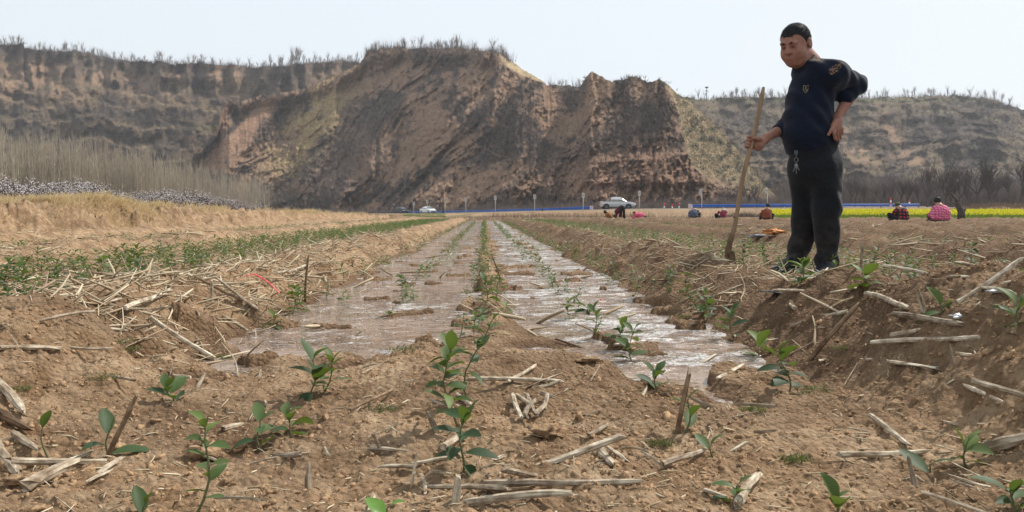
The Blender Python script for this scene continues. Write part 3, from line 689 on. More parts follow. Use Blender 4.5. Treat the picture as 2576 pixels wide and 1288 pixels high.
hv, hq = sdf([e(H(-.010, 0, .034), (.105, .0865, .0985), HR, .02), e(H(-.030, 0, .0), (.078, .079, .085), HR, .02)], .0045, hair_disp)
# short strands standing off the scalp
hn = 5200; tri = hv[hq[RNG.integers(0, len(hq), hn)]]; w4 = RNG.dirichlet((1, 1, 1, 1), hn); q0 = (tri * w4[:, :, None]).sum(1); nn_ = np.cross(tri[:, 2] - tri[:, 0], tri[:, 3] - tri[:, 1]); nn_ /= np.linalg.norm(nn_, axis=1)[:, None] + 1e-9
nn_ *= np.sign(((q0 - hc) * nn_).sum(1))[:, None]; dn = nn_ + RNG.normal(0, .35, (hn, 3)) + hf * .35; dn /= np.linalg.norm(dn, axis=1)[:, None]; sd_ = np.cross(dn, RNG.normal(0, 1, (hn, 3))); sd_ /= np.linalg.norm(sd_, axis=1)[:, None]
ok_ = (q0 - hc) @ hf > -.2; tip = q0 + dn * RNG.uniform(.004, .010, hn)[:, None]; SV = np.stack([q0 - sd_ * .0011, q0 + sd_ * .0011, tip], 1).reshape(-1, 3)
mesh('hair', np.concatenate([hv, SV]), [tuple(f) for f in hq] + [(len(hv) + 3 * i, len(hv) + 3 * i + 1, len(hv) + 3 * i + 2) for i in range(hn)], M['hair'], mroot, True)
fb = MB()
for sg in (1, -1): fb.tube([H(.100, .012 * sg, .028), H(.101, .030 * sg, .034), H(.086, .050 * sg, .029)], [.004, .0075, .0035], 6)
fb.build('eyebrows', M['brow'], mroot, True)
for sg in (1, -1):
    eb = MB(); eb.tube([H(.0905, .018 * sg, .004), H(.0955, .030 * sg, .0065), H(.089, .044 * sg, .004)], [.0018, .0042, .0018], 6); eb.build('eye', M['eye'], mroot, True)
lp = MB(); lp.tube([H(.094, -.026, -.067), H(.1005, -.012, -.0665), H(.102, 0, -.0672), H(.1005, .012, -.0665), H(.094, .026, -.067)], [.0016, .0040, .0048, .0040, .0016], 6); lp.build('lips', M['lip'], mroot, True)
# sweater
def T3(*c): return np.array(c, float)
Rt = np.array([[math.cos(.5), -math.sin(.5), 0], [math.sin(.5), math.cos(.5), 0], [0, 0, 1]])
sw = [e(P(2054, 210, .05), (.152, .145, .14), Rt, .06), e(P(2036, 262, .05), (.160, .150, .20), Rt, .06), e(P(2029, 318, .045), (.160, .165, .17), Rt, .06),
      e(P(2038, 352, .05), (.176, .162, .11), Rt, .05), ('c', P(2040, 375, .05), P(2044, 362, .05), .150, .165, .05),
      ('c', nb + T3(-.015, -.01, -.055), nb + T3(-.03, -.02, .0), .105, .078, .03),
      ('c', P(2056, 180, -.05), sh_n, .082, .084, .05), ('c', sh_n, el_n, .078, .063, .04), ('c', el_n, P(2129, 240, -.0), .066, .060, .02),
      ('c', P(2030, 192, .14), sh_f, .07, .072, .05), ('c', sh_f, el_f + T3(0, 0, .03), .072, .062, .03), ('c', el_f, P(1962, 325, .10), .060, .050, .02)]
def sw_disp(Fd, X, Y, Z):
    z0 = foot[2]; zz = Z - z0
    fold = .006 * np.sin((X * 9 + zz * 26 + 2.0 * np.sin(Y * 12 + zz * 6))) * np.sin(X * 7 - zz * 6 + 1.3) + .004 * np.sin(zz * 55 + X * 22 + Y * 14)
    dg = (X - foot[0]) * .8 + zz * .6; Fd = Fd + fold * .35 + .0045 * np.sin(dg * 40 + 2.5 * np.sin(zz * 7 + X * 5)) * (.4 + .6 * np.sin(X * 9 + zz * 4) ** 2) * np.exp(-((zz - 1.0) / .28) ** 2) + .003 * np.sin(dg * 75 + Y * 20)
    hem = P(2036, 379)[2] + (X - P(2036, 379)[0]) * .22 + .006 * np.sin(X * 30 + Y * 20)          # open hem, higher at the back
    Fd = np.maximum(Fd, (hem - Z))
    return Fd
def sw_cols(V):
    a1, a2 = P(2048, 150, -.02), P(2070, 163, -.10); d1 = np.linalg.norm(V - (a1 + a2) / 2, axis=1)
    dirp = nrm(P(2108, 166, -.15) - P(2080, 185, -.18)); c2 = P(2097, 176, -.18); q = V - c2; t = q @ dirp; r = np.linalg.norm(q - t[:, None] * dirp, axis=1)
    return {'patch': np.clip(sstep(.062, .050, d1) * (V[:, 2] > P(2048, 166)[2]) + sstep(.082, .075, np.abs(t)) * sstep(.026, .019, r) , 0, 1)}
swo = sdf_obj('sweater', sw, .0075, M['sweater'], mroot, sw_disp, sw_cols)
# shield badge on the chest with an ampersand
bc = P(2014, 229, 0); 
def front_y(pt, obj):
    V = np.array([v.co[:] for v in obj.data.vertices]) + np.array(mroot.location); d = np.hypot(V[:, 0] - pt[0], V[:, 2] - pt[2]); return V[d < .02, 1].min()
bc[1] = front_y(bc, swo) - .003
M['badge'] = simple('gold_embroidery', (.30, .27, .17), .8, var=.2, scale=90)
sl = [(-.024, .030), (0, .024), (.026, .034), (.024, -.004), (.014, -.022), (0, -.034), (-.014, -.022), (-.024, -.004)]
bb = MB()
def bp(x, z, y=0): return bc + np.array([x * .95, y + z * -.10 + x * .05, z]) * np.array([.75, 1, .75])
bb.tube([bp(x, z) for x, z in sl + sl[:1]], .0017, 5, cap=False)
bb.add([bp(x * .9, z * .9, .0008) for x, z in sl] + [bp(x * .9, z * .9, .004) for x, z in sl], [tuple(range(8))[::-1], tuple(range(8, 16))] + [(i, (i + 1) % 8, 8 + (i + 1) % 8, 8 + i) for i in range(8)], 1)
amp = [(.014, -.016), (-.004, .006), (-.007, .013), (-.002, .019), (.005, .014), (.001, .006), (-.010, -.003), (-.010, -.013), (-.003, -.018), (.006, -.013), (.013, -.001)]
bb.tube([bp(x, z + .001, -.0012) for x, z in amp], .0016, 5)
bb.build('badge', [M['badge'], M['sweater']], None, True)
bo = C.objects['badge']; bo.parent = swo; bo.matrix_parent_inverse = Matrix.Translation(mroot.location).inverted()
# trousers
tr = [e(P(2046, 378, .05), (.160, .150, .11), Rt, .05), e(P(2050, 420, .05), (.158, .155, .15), Rt, .05),
      ('c', P(2072, 420, .0), P(2080, 520, -.01), .118, .094, .04), ('c', P(2080, 520, -.01), P(2080, 600, .0), .094, .080, .03), ('c', P(2080, 600, .0), P(2080, 668, .0), .077, .072, .012),
      ('c', P(2026, 420, .11), P(2030, 520, .13), .120, .098, .04), ('c', P(2030, 520, .13), P(2018, 600, .17), .096, .077, .02), ('c', P(2018, 600, .17), P(2001, 660, .18), .077, .072, .012)]
def tr_disp(Fd, X, Y, Z):
    z = Z - foot[2]; x = X - foot[0]
    f = .0055 * np.sin(z * 30 + x * 26 + 2 * np.sin(x * 15 + z * 8)) * np.exp(-((z - .30) / .28) ** 2) + .007 * np.sin(z * 52 + x * 12 + Y * 20) * np.exp(-((z - .10) / .10) ** 2) + .004 * np.sin(x * 45 + z * 9 + Y * 16)
    Fd = Fd + f
    return np.maximum(Fd, np.maximum((.028 + .2 * x * 0) - z, -5))
tro = sdf_obj('trousers', tr, .0078, M['trouser'], mroot, tr_disp)
# shoes
for (hx, hy, hd_, tx, ty, td) in ((2092, 690, .04, 2055, 702, -.16), (2006, 678, .20, 1940, 690, .02)):
    a = P(hx, hy, hd_); b = P(tx, ty, td); a[2] = foot[2] + .035; b[2] = foot[2] + .018
    dv = nrm(b - a); ux = np.array([0, 0, 1.0]); sd = np.cross(ux, dv); Rm = np.stack([dv, sd, np.cross(dv, sd)], 1)
    pr = [('c', a + ux * .02, a + (b - a) * .35 + ux * .035, .050, .048, .03), ('c', a + (b - a) * .3 + ux * .02, b, .050, .034, .03), ('e', a + (b - a) * .55 - ux * .012, (.165, .050, .014), Rm, .008)]
    sdf_obj('shoe', pr, .006, M['shoe'], mroot)

# shovel
M['wood'] = simple('worn_wood_handle', (.24, .155, .09), .6, var=.35, scale=14, bmp=.3, bd=.003, stretch=(1, 1, .12), spec=.3)
M['rust'] = simple('soil_caked_steel', (.14, .085, .05), .75, var=.45, scale=22, bmp=.5, bd=.004, spec=.3)
so = empty('shovel', sb, 'long wooden handled shovel with a soil caked blade, gripped upright by the standing man', 'shovel')
hb = MB(); tt = np.linspace(0, 1, 22)
pts = [st + (sb - st) * t + rx_ * .006 * math.sin(t * 9) + ry_ * .004 * math.sin(t * 14) for t in tt]
rad = [(.008 if i == 0 else .0155) + .0012 * math.sin(t * 31) - .0015 * t for i, t in enumerate(tt)]
hb.tube(pts, rad, 12); hb.tube([st + (sb - st) * t for t in (.775, .785, .795)], [.0150, .0185, .0150], 12)
hb.build('handle', M['wood'], so, True)
fr = MB(); fr.tube([st + (sb - st) * t for t in (.885, .90, .96, 1.0, 1.03)], [.0165, .0185, .019, .022, .016], 12); fr.build('socket', M['rust'], so, True)
bt = P(1834, 632, -.12); bbm = P(1842, 700, -.16)
nv = 12; VB = []; 
for j in range(nv):
    v = j / (nv - 1); c = bt + (bbm - bt) * v; w = .036 * (1 - .25 * v ** 3) * (.75 + .25 * sstep(0, .12, v)); ti = .0035
    for i in range(9):
        u = i / 4 - 1; off = .016 * (u * u) * -1
        p = c + nrm((1, .25, 0)) * u * w + np.array([0, off, 0]); VB.append(p)
VB = np.array(VB); VB2 = VB + np.array([0, .006, 0]); gf = grid_faces(nv, 9); nn = len(VB)
fcs = [tuple(f) for f in gf] + [tuple(f[::-1] + nn) for f in gf]
per = [i for i in range(9)] + [9 * j + 8 for j in range(1, nv)] + [9 * (nv - 1) + i for i in range(7, -1, -1)] + [9 * j for j in range(nv - 2, 0, -1)]
fcs += [(per[i], per[(i + 1) % len(per)], per[(i + 1) % len(per)] + nn, per[i] + nn)[::-1] for i in range(len(per))]
mesh('blade', np.concatenate([VB, VB2]), fcs, M['rust'], so, False)
# keys
ko = empty('key_bunch', P(2003, 383, -.16), 'small bunch of keys hanging from the waistband of the standing man', 'keys')
ky = front_y(P(2003, 400), tro) - .012; kb = MB()
def kp(px, py, d=0): q = W(px, py, ky + d); return q
kb.tube([kp(2000, 378), kp(2000, 387), kp(2002, 391), kp(2005, 387), kp(2005, 378)], .0022, 6)
c0 = kp(2003, 402); kb.tube([c0 + np.array([.014 * math.cos(a), .001, .014 * math.sin(a)]) for a in np.linspace(0, 2 * math.pi, 15)], .0018, 5, cap=False)
kb.tube([kp(2003, 391), kp(2003, 396)], .002, 5); kb.tube([kp(2003, 407), kp(2003, 414)], .002, 5)
kb.build('clip_and_ring', M['metal'], ko, True)
for (x0, y0, x1, y1, w) in ((2003, 414, 2003, 437, .006), (2003, 414, 1995, 432, .005), (2004, 414, 2011, 429, .006), (2002, 412, 2006, 424, .009)):
    k_ = MB(); a, b = kp(x0, y0, -.004), kp(x1, y1, -.004); d = nrm(b - a); k_.tube([a, a + (b - a) * .25, a + (b - a) * .35, b], [w * .9, w * 1.3, w * .35, w * .3], 6); k_.build('key', M['metal'], ko, False)

# ------------------------------------------------------------------ the workers crouching across the field
def worker(px, py, Y, label, parts, yaw=0, sc=1.0):
    z = W(px, py, Y)[2]; x = xat(px, Y); zg = gz(x, Y); z = min(z, zg + .02) if z > zg else max(z, zg - .12)
    r = empty('person', (x, Y, zg - .02), label, 'person', None)
    c, s = math.cos(yaw), math.sin(yaw)
    def tf(p): p = np.array(p, float) * sc; return np.array([x + p[0] * c - p[1] * s, Y + p[0] * s + p[1] * c, zg - .02 + p[2]])
    for nm, mat, pr in parts:
        out = []
        for q in pr:
            if q[0] == 'c': out.append(('c', tf(q[1]), tf(q[2]), q[3] * sc, q[4] * sc, q[5] if len(q) > 5 else .04))
            else: out.append(('e', tf(q[1]), tuple(v * sc for v in q[2]), np.array([[c, -s, 0], [s, c, 0], [0, 0, 1]]), q[3] if len(q) > 3 else .05))
        def dsp(Fd, X, Y_, Z): return Fd + .010 * np.sin(X * 23 + Z * 31) * np.sin(Y_ * 19 + Z * 13) + .006 * np.sin(Z * 60 + X * 30)
        sdf_obj(nm, out, .020, mat, r, dsp if nm not in ('body', 'hat') else None)
    return r
def cl(name, col): return cloth(name, col, .5, fscale=9)[0]
def check_mat(name, a, b_, sc=9):
    m, nt, b = new_mat(name); v = coords(nt, (1, 1, 1)); sp = N(nt, 'ShaderNodeSeparateXYZ'); nt.links.new(v, sp.inputs[0]); o = []
    for k in (0, 2):
        mu = N(nt, 'ShaderNodeMath', operation='MULTIPLY'); nt.links.new(sp.outputs[k], mu.inputs[0]); mu.inputs[1].default_value = sc * 6.28
        si = N(nt, 'ShaderNodeMath', operation='SINE'); nt.links.new(mu.outputs[0], si.inputs[0]); g = N(nt, 'ShaderNodeMath', operation='GREATER_THAN'); nt.links.new(si.outputs[0], g.inputs[0]); g.inputs[1].default_value = 0; o.append(g.outputs[0])
    ad = N(nt, 'ShaderNodeMath', operation='MULTIPLY'); nt.links.new(o[0], ad.inputs[0]); nt.links.new(o[1], ad.inputs[1])
    nt.links.new(mixc(nt, ad.outputs[0], a, b_), b.inputs['Base Color']); b.inputs['Roughness'].default_value = .9; bump(nt, noise(nt, v, 9, 3), b, .5, .05); return m
SK = M['skinarm']; BLK = cl('black_cloth', (.012, .012, .015)); DKH = M['hair']
def squat(lean=0, knee_side=-1, arm=True, headz=.74, headx=0., back=(.23, .19, .25), hat=None, jk=None, tr=None, lower=.13, turn=0):
    ks = knee_side
    body = [('e', (headx, .10, headz), (.085, .10, .115)), ('c', (headx * .7, .04, .62), (headx, .09, headz - .05), .05, .05), ('c', (0, 0, .35), (headx * .5, .02, .6), .12, .12),
            ('c', (.20, .02, .50), (.26, .22, .22), .04, .035), ('c', (-.20, .02, .50), (-.26, .22, .22), .04, .035), ('e', (.27, .27, .12), (.04, .05, .05)), ('e', (-.27, .27, .12), (.04, .05, .05)), ('c', (.26, .22, .22), (.27, .27, .14), .03, .03), ('c', (-.26, .22, .22), (-.27, .27, .14), .03, .03)]
    jack = [('e', (lean * .3, 0, .38), back), ('e', (headx * .5 + lean * .15, .03, .52), (.21, .15, .14)), ('c', (.18, .02, .54), (.27, .16, .30), .075, .055), ('c', (-.18, .02, .54), (-.27, .16, .30), .075, .055), ('e', (lean * .3, -.02, .24), (back[0] * 1.02, .19, .12))]
    trs = [('e', (0, .02, .17), (.24, .2, .13)), ('c', (ks * .12, .03, .14), (ks * .33, .16, .36), .11, .09), ('c', (ks * .33, .16, .36), (ks * .30, .12, .02), .09, .06), ('c', (-ks * .12, .05, .14), (-ks * .22, .22, .30), .10, .08), ('c', (-ks * .22, .22, .30), (-ks * .20, .15, .02), .08, .06), ('c', (ks * .30, .10, .03), (ks * .31, .30, .03), .05, .045), ('c', (-ks * .2, .12, .03), (-ks * .21, .32, .03), .05, .045)]
    ht = [('e', (headx, .10, headz + .035), (.105, .12, .10))]
    return [('body', SK, body), ('jacket', jk, jack), ('trousers', tr, trs)] + ([('hat', hat, ht)] if hat else [('hair', DKH, [('e', (headx, .085, headz + .02), (.098, .105, .11))])])
RED = check_mat('red_black_check', (.012, .01, .012), (.42, .02, .04), 8); PNK = check_mat('pink_quilted_check', (.50, .085, .18), (.62, .25, .36), 12)
worker(2266, 566, 27.5, 'person crouching in a red and black checked shirt and green cap', squat(.2, -1, hat=cl('green_cap', (.05, .075, .035)), jk=RED, tr=BLK, headx=-.08, headz=.72), 0, 1.0)
worker(2366, 569, 26, 'person crouching in a pink checked quilted jacket with dark hair, rightmost of the field workers', squat(0, 1, jk=PNK, tr=cl('grey_trousers', (.035, .037, .042)), headx=-.06, headz=.78, back=(.30, .22, .27)), 0, 1.12)
worker(1929, 562, 36, 'person crouching in a rust brown jacket with black hair just left of the standing man', squat(0, 1, jk=cl('rust_jacket', (.20, .055, .025)), tr=BLK, headx=.08, headz=.80, back=(.22, .19, .28)), 0, 1.0)
worker(1816, 558, 43, 'person crouching in a maroon jacket with a pale blue scarf round the head', squat(.3, -1, hat=cl('pale_headscarf', (.38, .48, .60)), jk=cl('maroon_jacket', (.21, .03, .065)), tr=BLK, headx=.20, headz=.62, back=(.21, .19, .23)), 0, .92)
worker(1748, 557, 42, 'person bent low in a grey blue jacket with the back rounded, black trousers', squat(-.4, 1, hat=cl('grey_hood', (.20, .22, .25)), jk=cl('grey_blue_jacket', (.085, .10, .145)), tr=BLK, headx=.0, headz=.50, back=(.30, .2, .24)), 0, .92)
PKS = cl('pink_shirt', (.56, .10, .17))
worker(1607, 561, 47, 'person kneeling bent forward in a plain pink shirt beside the stooping worker', [
    ('body', SK, [('e', (-.30, 0, .50), (.09, .1, .11)), ('c', (-.25, 0, .48), (.1, 0, .38), .08, .12), ('c', (-.2, -.1, .42), (-.38, -.12, .14), .04, .03), ('e', (-.42, -.12, .08), (.06, .04, .04)), ('c', (-.38, -.12, .14), (-.42, -.12, .08), .03, .03), ('c', (-.2, .12, .42), (-.35, .12, .10), .04, .03)]),
    ('shirt', PKS, [('c', (-.20, 0, .44), (.18, 0, .34), .15, .21), ('c', (-.20, -.12, .44), (-.36, -.13, .20), .08, .06), ('c', (-.20, .12, .44), (-.34, .12, .2), .08, .06)]),
    ('trousers', BLK, [('e', (.30, 0, .22), (.24, .2, .17)), ('c', (.1, -.1, .12), (.45, -.1, .10), .1, .09), ('c', (.1, .1, .12), (.45, .1, .10), .1, .09)]),
    ('hair', DKH, [('e', (-.29, 0, .54), (.10, .105, .10))])], 0, 1.0)
worker(1560, 559, 46, 'person stooping with straight legs in maroon and black, head down among the seedlings', [
    ('body', SK, [('e', (-.36, -.05, .36), (.09, .1, .11)), ('c', (.05, 0, .8), (-.25, 0, .60), .1, .1), ('c', (-.25, 0, .60), (-.34, -.03, .42), .06, .05), ('c', (-.25, -.15, .58), (-.30, -.15, .2), .04, .03), ('e', (-.31, -.15, .12), (.04, .04, .06)), ('c', (-.25, .15, .58), (-.30, .15, .2), .04, .03), ('c', (.1, .1, .8), (.1, .1, .1), .07, .05), ('c', (.1, -.1, .8), (.1, -.1, .1), .07, .05)]),
    ('jacket', cl('dark_maroon_jacket', (.085, .012, .028)), [('c', (.02, 0, .82), (-.22, 0, .62), .20, .17), ('c', (-.24, -.16, .60), (-.30, -.15, .26), .085, .06), ('c', (-.24, .16, .60), (-.30, .15, .26), .085, .06)]),
    ('trousers', BLK, [('e', (.10, 0, .84), (.24, .22, .22)), ('c', (.02, -.12, .7), (.0, -.12, .04), .12, .08), ('c', (.24, .1, .7), (.30, .1, .04), .12, .08)]),
    ('hair', DKH, [('e', (-.38, -.05, .35), (.10, .11, .11))])], 0, .93)
worker(1527, 559, 46.5, 'person squatting in an orange brown jacket and dark knitted cap, leftmost of the field workers', [
    ('body', SK, [('e', (-.12, -.02, .58), (.09, .1, .11)), ('c', (-.08, 0, .52), (.1, 0, .3), .08, .12), ('c', (-.05, -.1, .45), (-.2, -.12, .12), .04, .03), ('e', (-.21, -.12, .08), (.04, .04, .05))]),
    ('jacket', cl('orange_brown_jacket', (.24, .10, .04)), [('c', (.0, 0, .48), (.16, 0, .32), .14, .18), ('c', (-.02, -.12, .44), (-.15, -.12, .2), .07, .05)]),
    ('trousers', BLK, [('e', (.12, 0, .16), (.25, .2, .16)), ('c', (-.1, -.08, .3), (-.14, -.08, .04), .08, .07)]),
    ('hat', cl('dark_knit_cap', (.02, .022, .018)), [('e', (-.13, -.02, .62), (.115, .12, .12))])], 0, .98)
# ------------------------------------------------------------------ vehicles on the road
M['silver'] = simple('silver_paint', (.52, .53, .54), .3, .3, .05, 3, spec=.6); M['white'] = simple('white_paint', (.80, .81, .82), .3, 0, .03, 3, spec=.6)
M['black'] = simple('black_paint', (.018, .02, .028), .2, .1, .1, 3, spec=.7); M['glass'] = simple('dark_car_glass', (.03, .04, .05), .08, 0, .1, 3, spec=.9)
M['tyre'] = simple('tyre_rubber', (.015, .015, .016), .85); M['rim'] = simple('alloy_rim', (.5, .5, .52), .35, .8); M['plast'] = simple('black_plastic', (.02, .02, .022), .6)
M['redlamp'] = simple('red_lamp', (.45, .02, .02), .25, spec=.6); M['lamp'] = simple('clear_headlamp', (.75, .78, .8), .15, spec=.8); M['redpaint'] = simple('red_paint', (.60, .03, .03), .5)
def loft(mb, st, m=0, cap=True):
    """st rows: (x, z0, z1, w0, w1) cross sections of a body, lower width w0, upper w1"""
    V = []
    for x, z0, z1, w0, w1 in st:
        zm = z0 + (z1 - z0) * .55
        V += [(x, -w0 * .94, z0), (x, -w0, zm), (x, -w1, z1 - .03), (x, -w1 * .9, z1), (x, w1 * .9, z1), (x, w1, z1 - .03), (x, w0, zm), (x, w0 * .94, z0)]
    fs = []
    for i in range(len(st) - 1):
        for j in range(8): k = (j + 1) % 8; fs.append((i * 8 + j, i * 8 + k, i * 8 + 8 + k, i * 8 + 8 + j))
    fs.append(tuple(range(8))[::-1]); fs.append(tuple((len(st) - 1) * 8 + j for j in range(8))); mb.add(V, fs, m)
def part(name, mat, parent, fn, smooth=False):
    mb = MB(); fn(mb); return mb.build(name, mat, parent, smooth, world=False)
def wheel(root, x, y, r):
    w = part('wheel', M['tyre'], root, lambda b: b.lathe([(r * .62, -.10), (r * .95, -.11), (r, -.07), (r, .07), (r * .95, .11), (r * .62, .10)], 20, (x, y, r), 1), True)
    s = 1 if y > 0 else -1
    def rim(b):
        b.lathe([(.02, s * .095), (r * .2, s * .10), (r * .2, s * .06), (r * .62, s * .05), (r * .66, s * .105)], 20, (x, y, r), 1)
        for k in range(6):
            a = k * math.pi / 3; b.tube([(x + r * .1 * math.cos(a), y + s * .09, r + r * .1 * math.sin(a)), (x + r * .6 * math.cos(a), y + s * .09, r + r * .6 * math.sin(a))], .03, 4)
    part('rim', M['rim'], w, rim)
def quad_panel(b, pts, t=(0, .012, 0)):
    P_ = np.array(pts, float); Q = P_ + np.array(t); n = len(P_)
    b.add(np.concatenate([P_, Q]), [tuple(range(n)), tuple(range(n, 2 * n))[::-1]] + [(i, (i + 1) % n, n + (i + 1) % n, n + i)[::-1] for i in range(n)])
def on_road(px, d):
    """road point seen at column px, d metres past the near edge"""
    best = None
    for q, n in zip(RQ, RN):
        p = q[:2] + n * d; pp = CX + F * ((p[0] * _rt[0] + p[1] * _rt[1]) / (p[0] * _fw[0] + p[1] * _fw[1]))
        e_ = abs(pp - px)
        if best is None or e_ < best[0]: best = (e_, p, q, n, pp)
    i = int(np.argmin([np.linalg.norm(q - best[2]) for q in RQ])); lst = []
    for j in (i - 1, i + 1):
        if 0 <= j < len(RQ):
            p = RQ[j][:2] + RN[j] * d; pp = CX + F * ((p[0] * _rt[0] + p[1] * _rt[1]) / (p[0] * _fw[0] + p[1] * _fw[1]))
            if (pp - px) * (best[4] - px) <= 0: t = (px - best[4]) / (pp - best[4] + 1e-9); return np.array([*(best[1] + (p - best[1]) * t), best[2][2] + (RQ[j][2] - best[2][2]) * t]), best[3]
    return np.array([*best[1], best[2][2]]), best[3]
def pickup():
    p, n = on_road(1552, 3.2)
    r = empty('pickup_truck', (p[0], p[1], p[2] + .04), 'silver double cab pickup truck parked on the road in the gap of the blue guardrail', 'pickup truck', rz=-.06)
    S = M['silver']
    part('body', S, r, lambda b: (loft(b, [(-2.60, .62, 1.05, .78, .80), (-2.52, .48, 1.13, .86, .86), (-1.0, .42, 1.13, .89, .86), (.95, .40, 1.12, .89, .84), (1.75, .42, 1.08, .88, .80), (2.35, .45, .98, .84, .72), (2.60, .50, .82, .70, .60)])))
    part('cab', S, r, lambda b: loft(b, [(-.98, 1.08, 1.12, .84, .80), (-.92, 1.08, 1.72, .84, .64), (-.5, 1.08, 1.80, .84, .66), (.35, 1.08, 1.78, .84, .64), (.72, 1.08, 1.62, .84, .62), (1.42, 1.06, 1.10, .82, .76)]))
    for s in (-1, 1):
        yb, yt = s * .835, s * .69
        def side(x0, x1, x2, x3):
            return lambda b: quad_panel(b, [(x0, yb, 1.20), (x1, yb, 1.20), (x2, yt, 1.66), (x3, yt, 1.66)][::s], (0, s * .02, 0))
        part('window', M['glass'], r, side(-.80, -.10, -.10, -.74)); part('window', M['glass'], r, side(-.02, 1.0, .50, -.02))
        part('mirror', S, r, lambda b: b.box((.88, s * .98, 1.22), (.14, .18, .20)))
        for wx_ in (-1.62, 1.55): part('wheel_arch', M['plast'], r, lambda b: b.lathe([(.02, s * .02), (.46, s * .02), (.46, 0)], 22, (wx_, s * .885, .40), 1))
        part('tail_lamp', M['redlamp'], r, lambda b: b.box((-2.56, s * .78, .92), (.16, .18, .30))); part('headlight', M['lamp'], r, lambda b: b.box((2.38, s * .66, .86), (.34, .24, .14)))
        for wx_ in (-.55, .25): part('door_handle', M['rim'], r, lambda b: b.box((wx_, s * .90, 1.02), (.18, .03, .04)))
        for x in (-1.62, 1.55): wheel(r, x, s * .80, .37)
    part('windscreen', M['glass'], r, lambda b: quad_panel(b, [(1.40, -.70, 1.13), (1.40, .70, 1.13), (.76, .56, 1.62), (.76, -.56, 1.62)], (.03, 0, .03)))
    for s in (-1, 1): part('roll_bar', M['plast'], r, lambda b: b.tube([(-2.0, s * .72, 1.13), (-1.35, s * .70, 1.60), (-1.08, s * .70, 1.66), (-1.05, s * .7, 1.13)], .035, 6), True)
    part('bumper', M['plast'], r, lambda b: (b.box((2.60, 0, .50), (.16, 1.5, .22)), b.box((-2.66, 0, .50), (.12, 1.5, .16)), b.box((0, 0, .36), (3.0, 1.2, .16))))
    part('roof_antenna', M['plast'], r, lambda b: b.tube([(-.35, 0, 1.78), (-.28, 0, 2.25)], .05, 6))
pickup()
def car(px, d, mat, label, yaw, suv=False, dx=0):
    p, n = on_road(px, d); h = 1.62 if suv else 1.46; r = empty('parked_car', (p[0], p[1], p[2] + .04), label, 'car', 'cars stopped on the road', rz=yaw)
    part('body', mat, r, lambda b: loft(b, [(-2.15, .45, .88, .70, .72), (-2.05, .28, 1.0, .84, .80), (-1.0, .24, 1.0, .89, .84), (1.0, .24, .98, .89, .82), (1.7, .26, .86, .86, .74), (2.15, .32, .68, .70, .60)]))
    part('cabin', mat, r, lambda b: loft(b, [(-1.9 if suv else -1.7, .95, 1.0, .80, .76), (-1.5 if suv else -1.0, .95, h - .08, .80, .60), (-.4, .95, h, .80, .62), (.15, .95, h - .03, .80, .60), (1.15, .93, .99, .78, .72)]))
    part('windscreen', M['glass'], r, lambda b: quad_panel(b, [(1.12, -.66, 1.02), (1.12, .66, 1.02), (.22, .52, h - .08), (.22, -.52, h - .08)], (.04, 0, .03)))
    for s in (-1, 1):
        part('window', M['glass'], r, lambda b: quad_panel(b, [(-1.35, s * .80, 1.04), (.85, s * .80, 1.04), (.15, s * .645, h - .12), (-1.0, s * .645, h - .12)][::s], (0, s * .02, 0)))
        part('headlight', M['lamp'], r, lambda b: b.box((1.98, s * .60, .70), (.26, .32, .13))); part('mirror', mat, r, lambda b: b.box((.75, s * .96, 1.03), (.12, .2, .14)))
        for x in (-1.32, 1.32): wheel(r, x, s * .80, .32)
    part('grille', M['plast'], r, lambda b: b.box((2.12, 0, .46), (.10, 1.1, .20)))
car(1077, 2.4, M['white'], 'white hatchback on the road facing the camera beside the black car', -.95)
car(1010, 2.4, M['black'], 'black car on the road left of the white one', -.9, True)

# ------------------------------------------------------------------ guardrails, signs, delineators, poles
def rail(px0, px1, label, dist=8.2):
    a = [i for i in range(len(RQ))]; pts = []
    for px in np.linspace(px0, px1, 60):
        p, n = on_road(px, dist); pts.append((p, n))
    p0 = pts[0][0]; r = empty('guardrail', (*p0[:2], p0[2]), label, 'guardrail', 'blue guardrails along the road')
    prof = [(0, .26), (-.05, .31), (-.05, .36), (0, .42), (-.0, .47), (-.05, .53), (-.05, .58), (0, .63)]
    V = np.array([[[p[0] + n[0] * o_, p[1] + n[1] * o_, p[2] + z] for o_, z in prof + [(o2 + .012, z2) for o2, z2 in prof[::-1]]] for p, n in pts])
    f = []; m_ = 16
    for i in range(len(pts) - 1):
        for j in range(m_): k = (j + 1) % m_; f.append((i * m_ + j, i * m_ + k, i * m_ + m_ + k, i * m_ + m_ + j))
    mesh('beam', V.reshape(-1, 3), f, M['rail'], r, False)
    L = 0; last = pts[0][0]; 
    for p, n in pts:
        if np.linalg.norm(p - last) > 4.0 or p is pts[0][0]:
            last = p; b = MB(); b.tube([(p[0] + n[0] * .08, p[1] + n[1] * .08, p[2] - .1), (p[0] + n[0] * .08, p[1] + n[1] * .08, p[2] + .60)], .07, 8); b.build('post', M['railpost'], r, True)
    return pts
rail(905, 1484, 'long blue guardrail running from behind the cars up to the pickup truck')
rail(1742, 2312, 'blue guardrail behind the standing man, right of the pickup truck')
M['board'] = simple('grey_white_board', (.50, .51, .49), .6, var=.12, scale=8); M['mark'] = simple('dark_mark', (.05, .055, .06), .7)
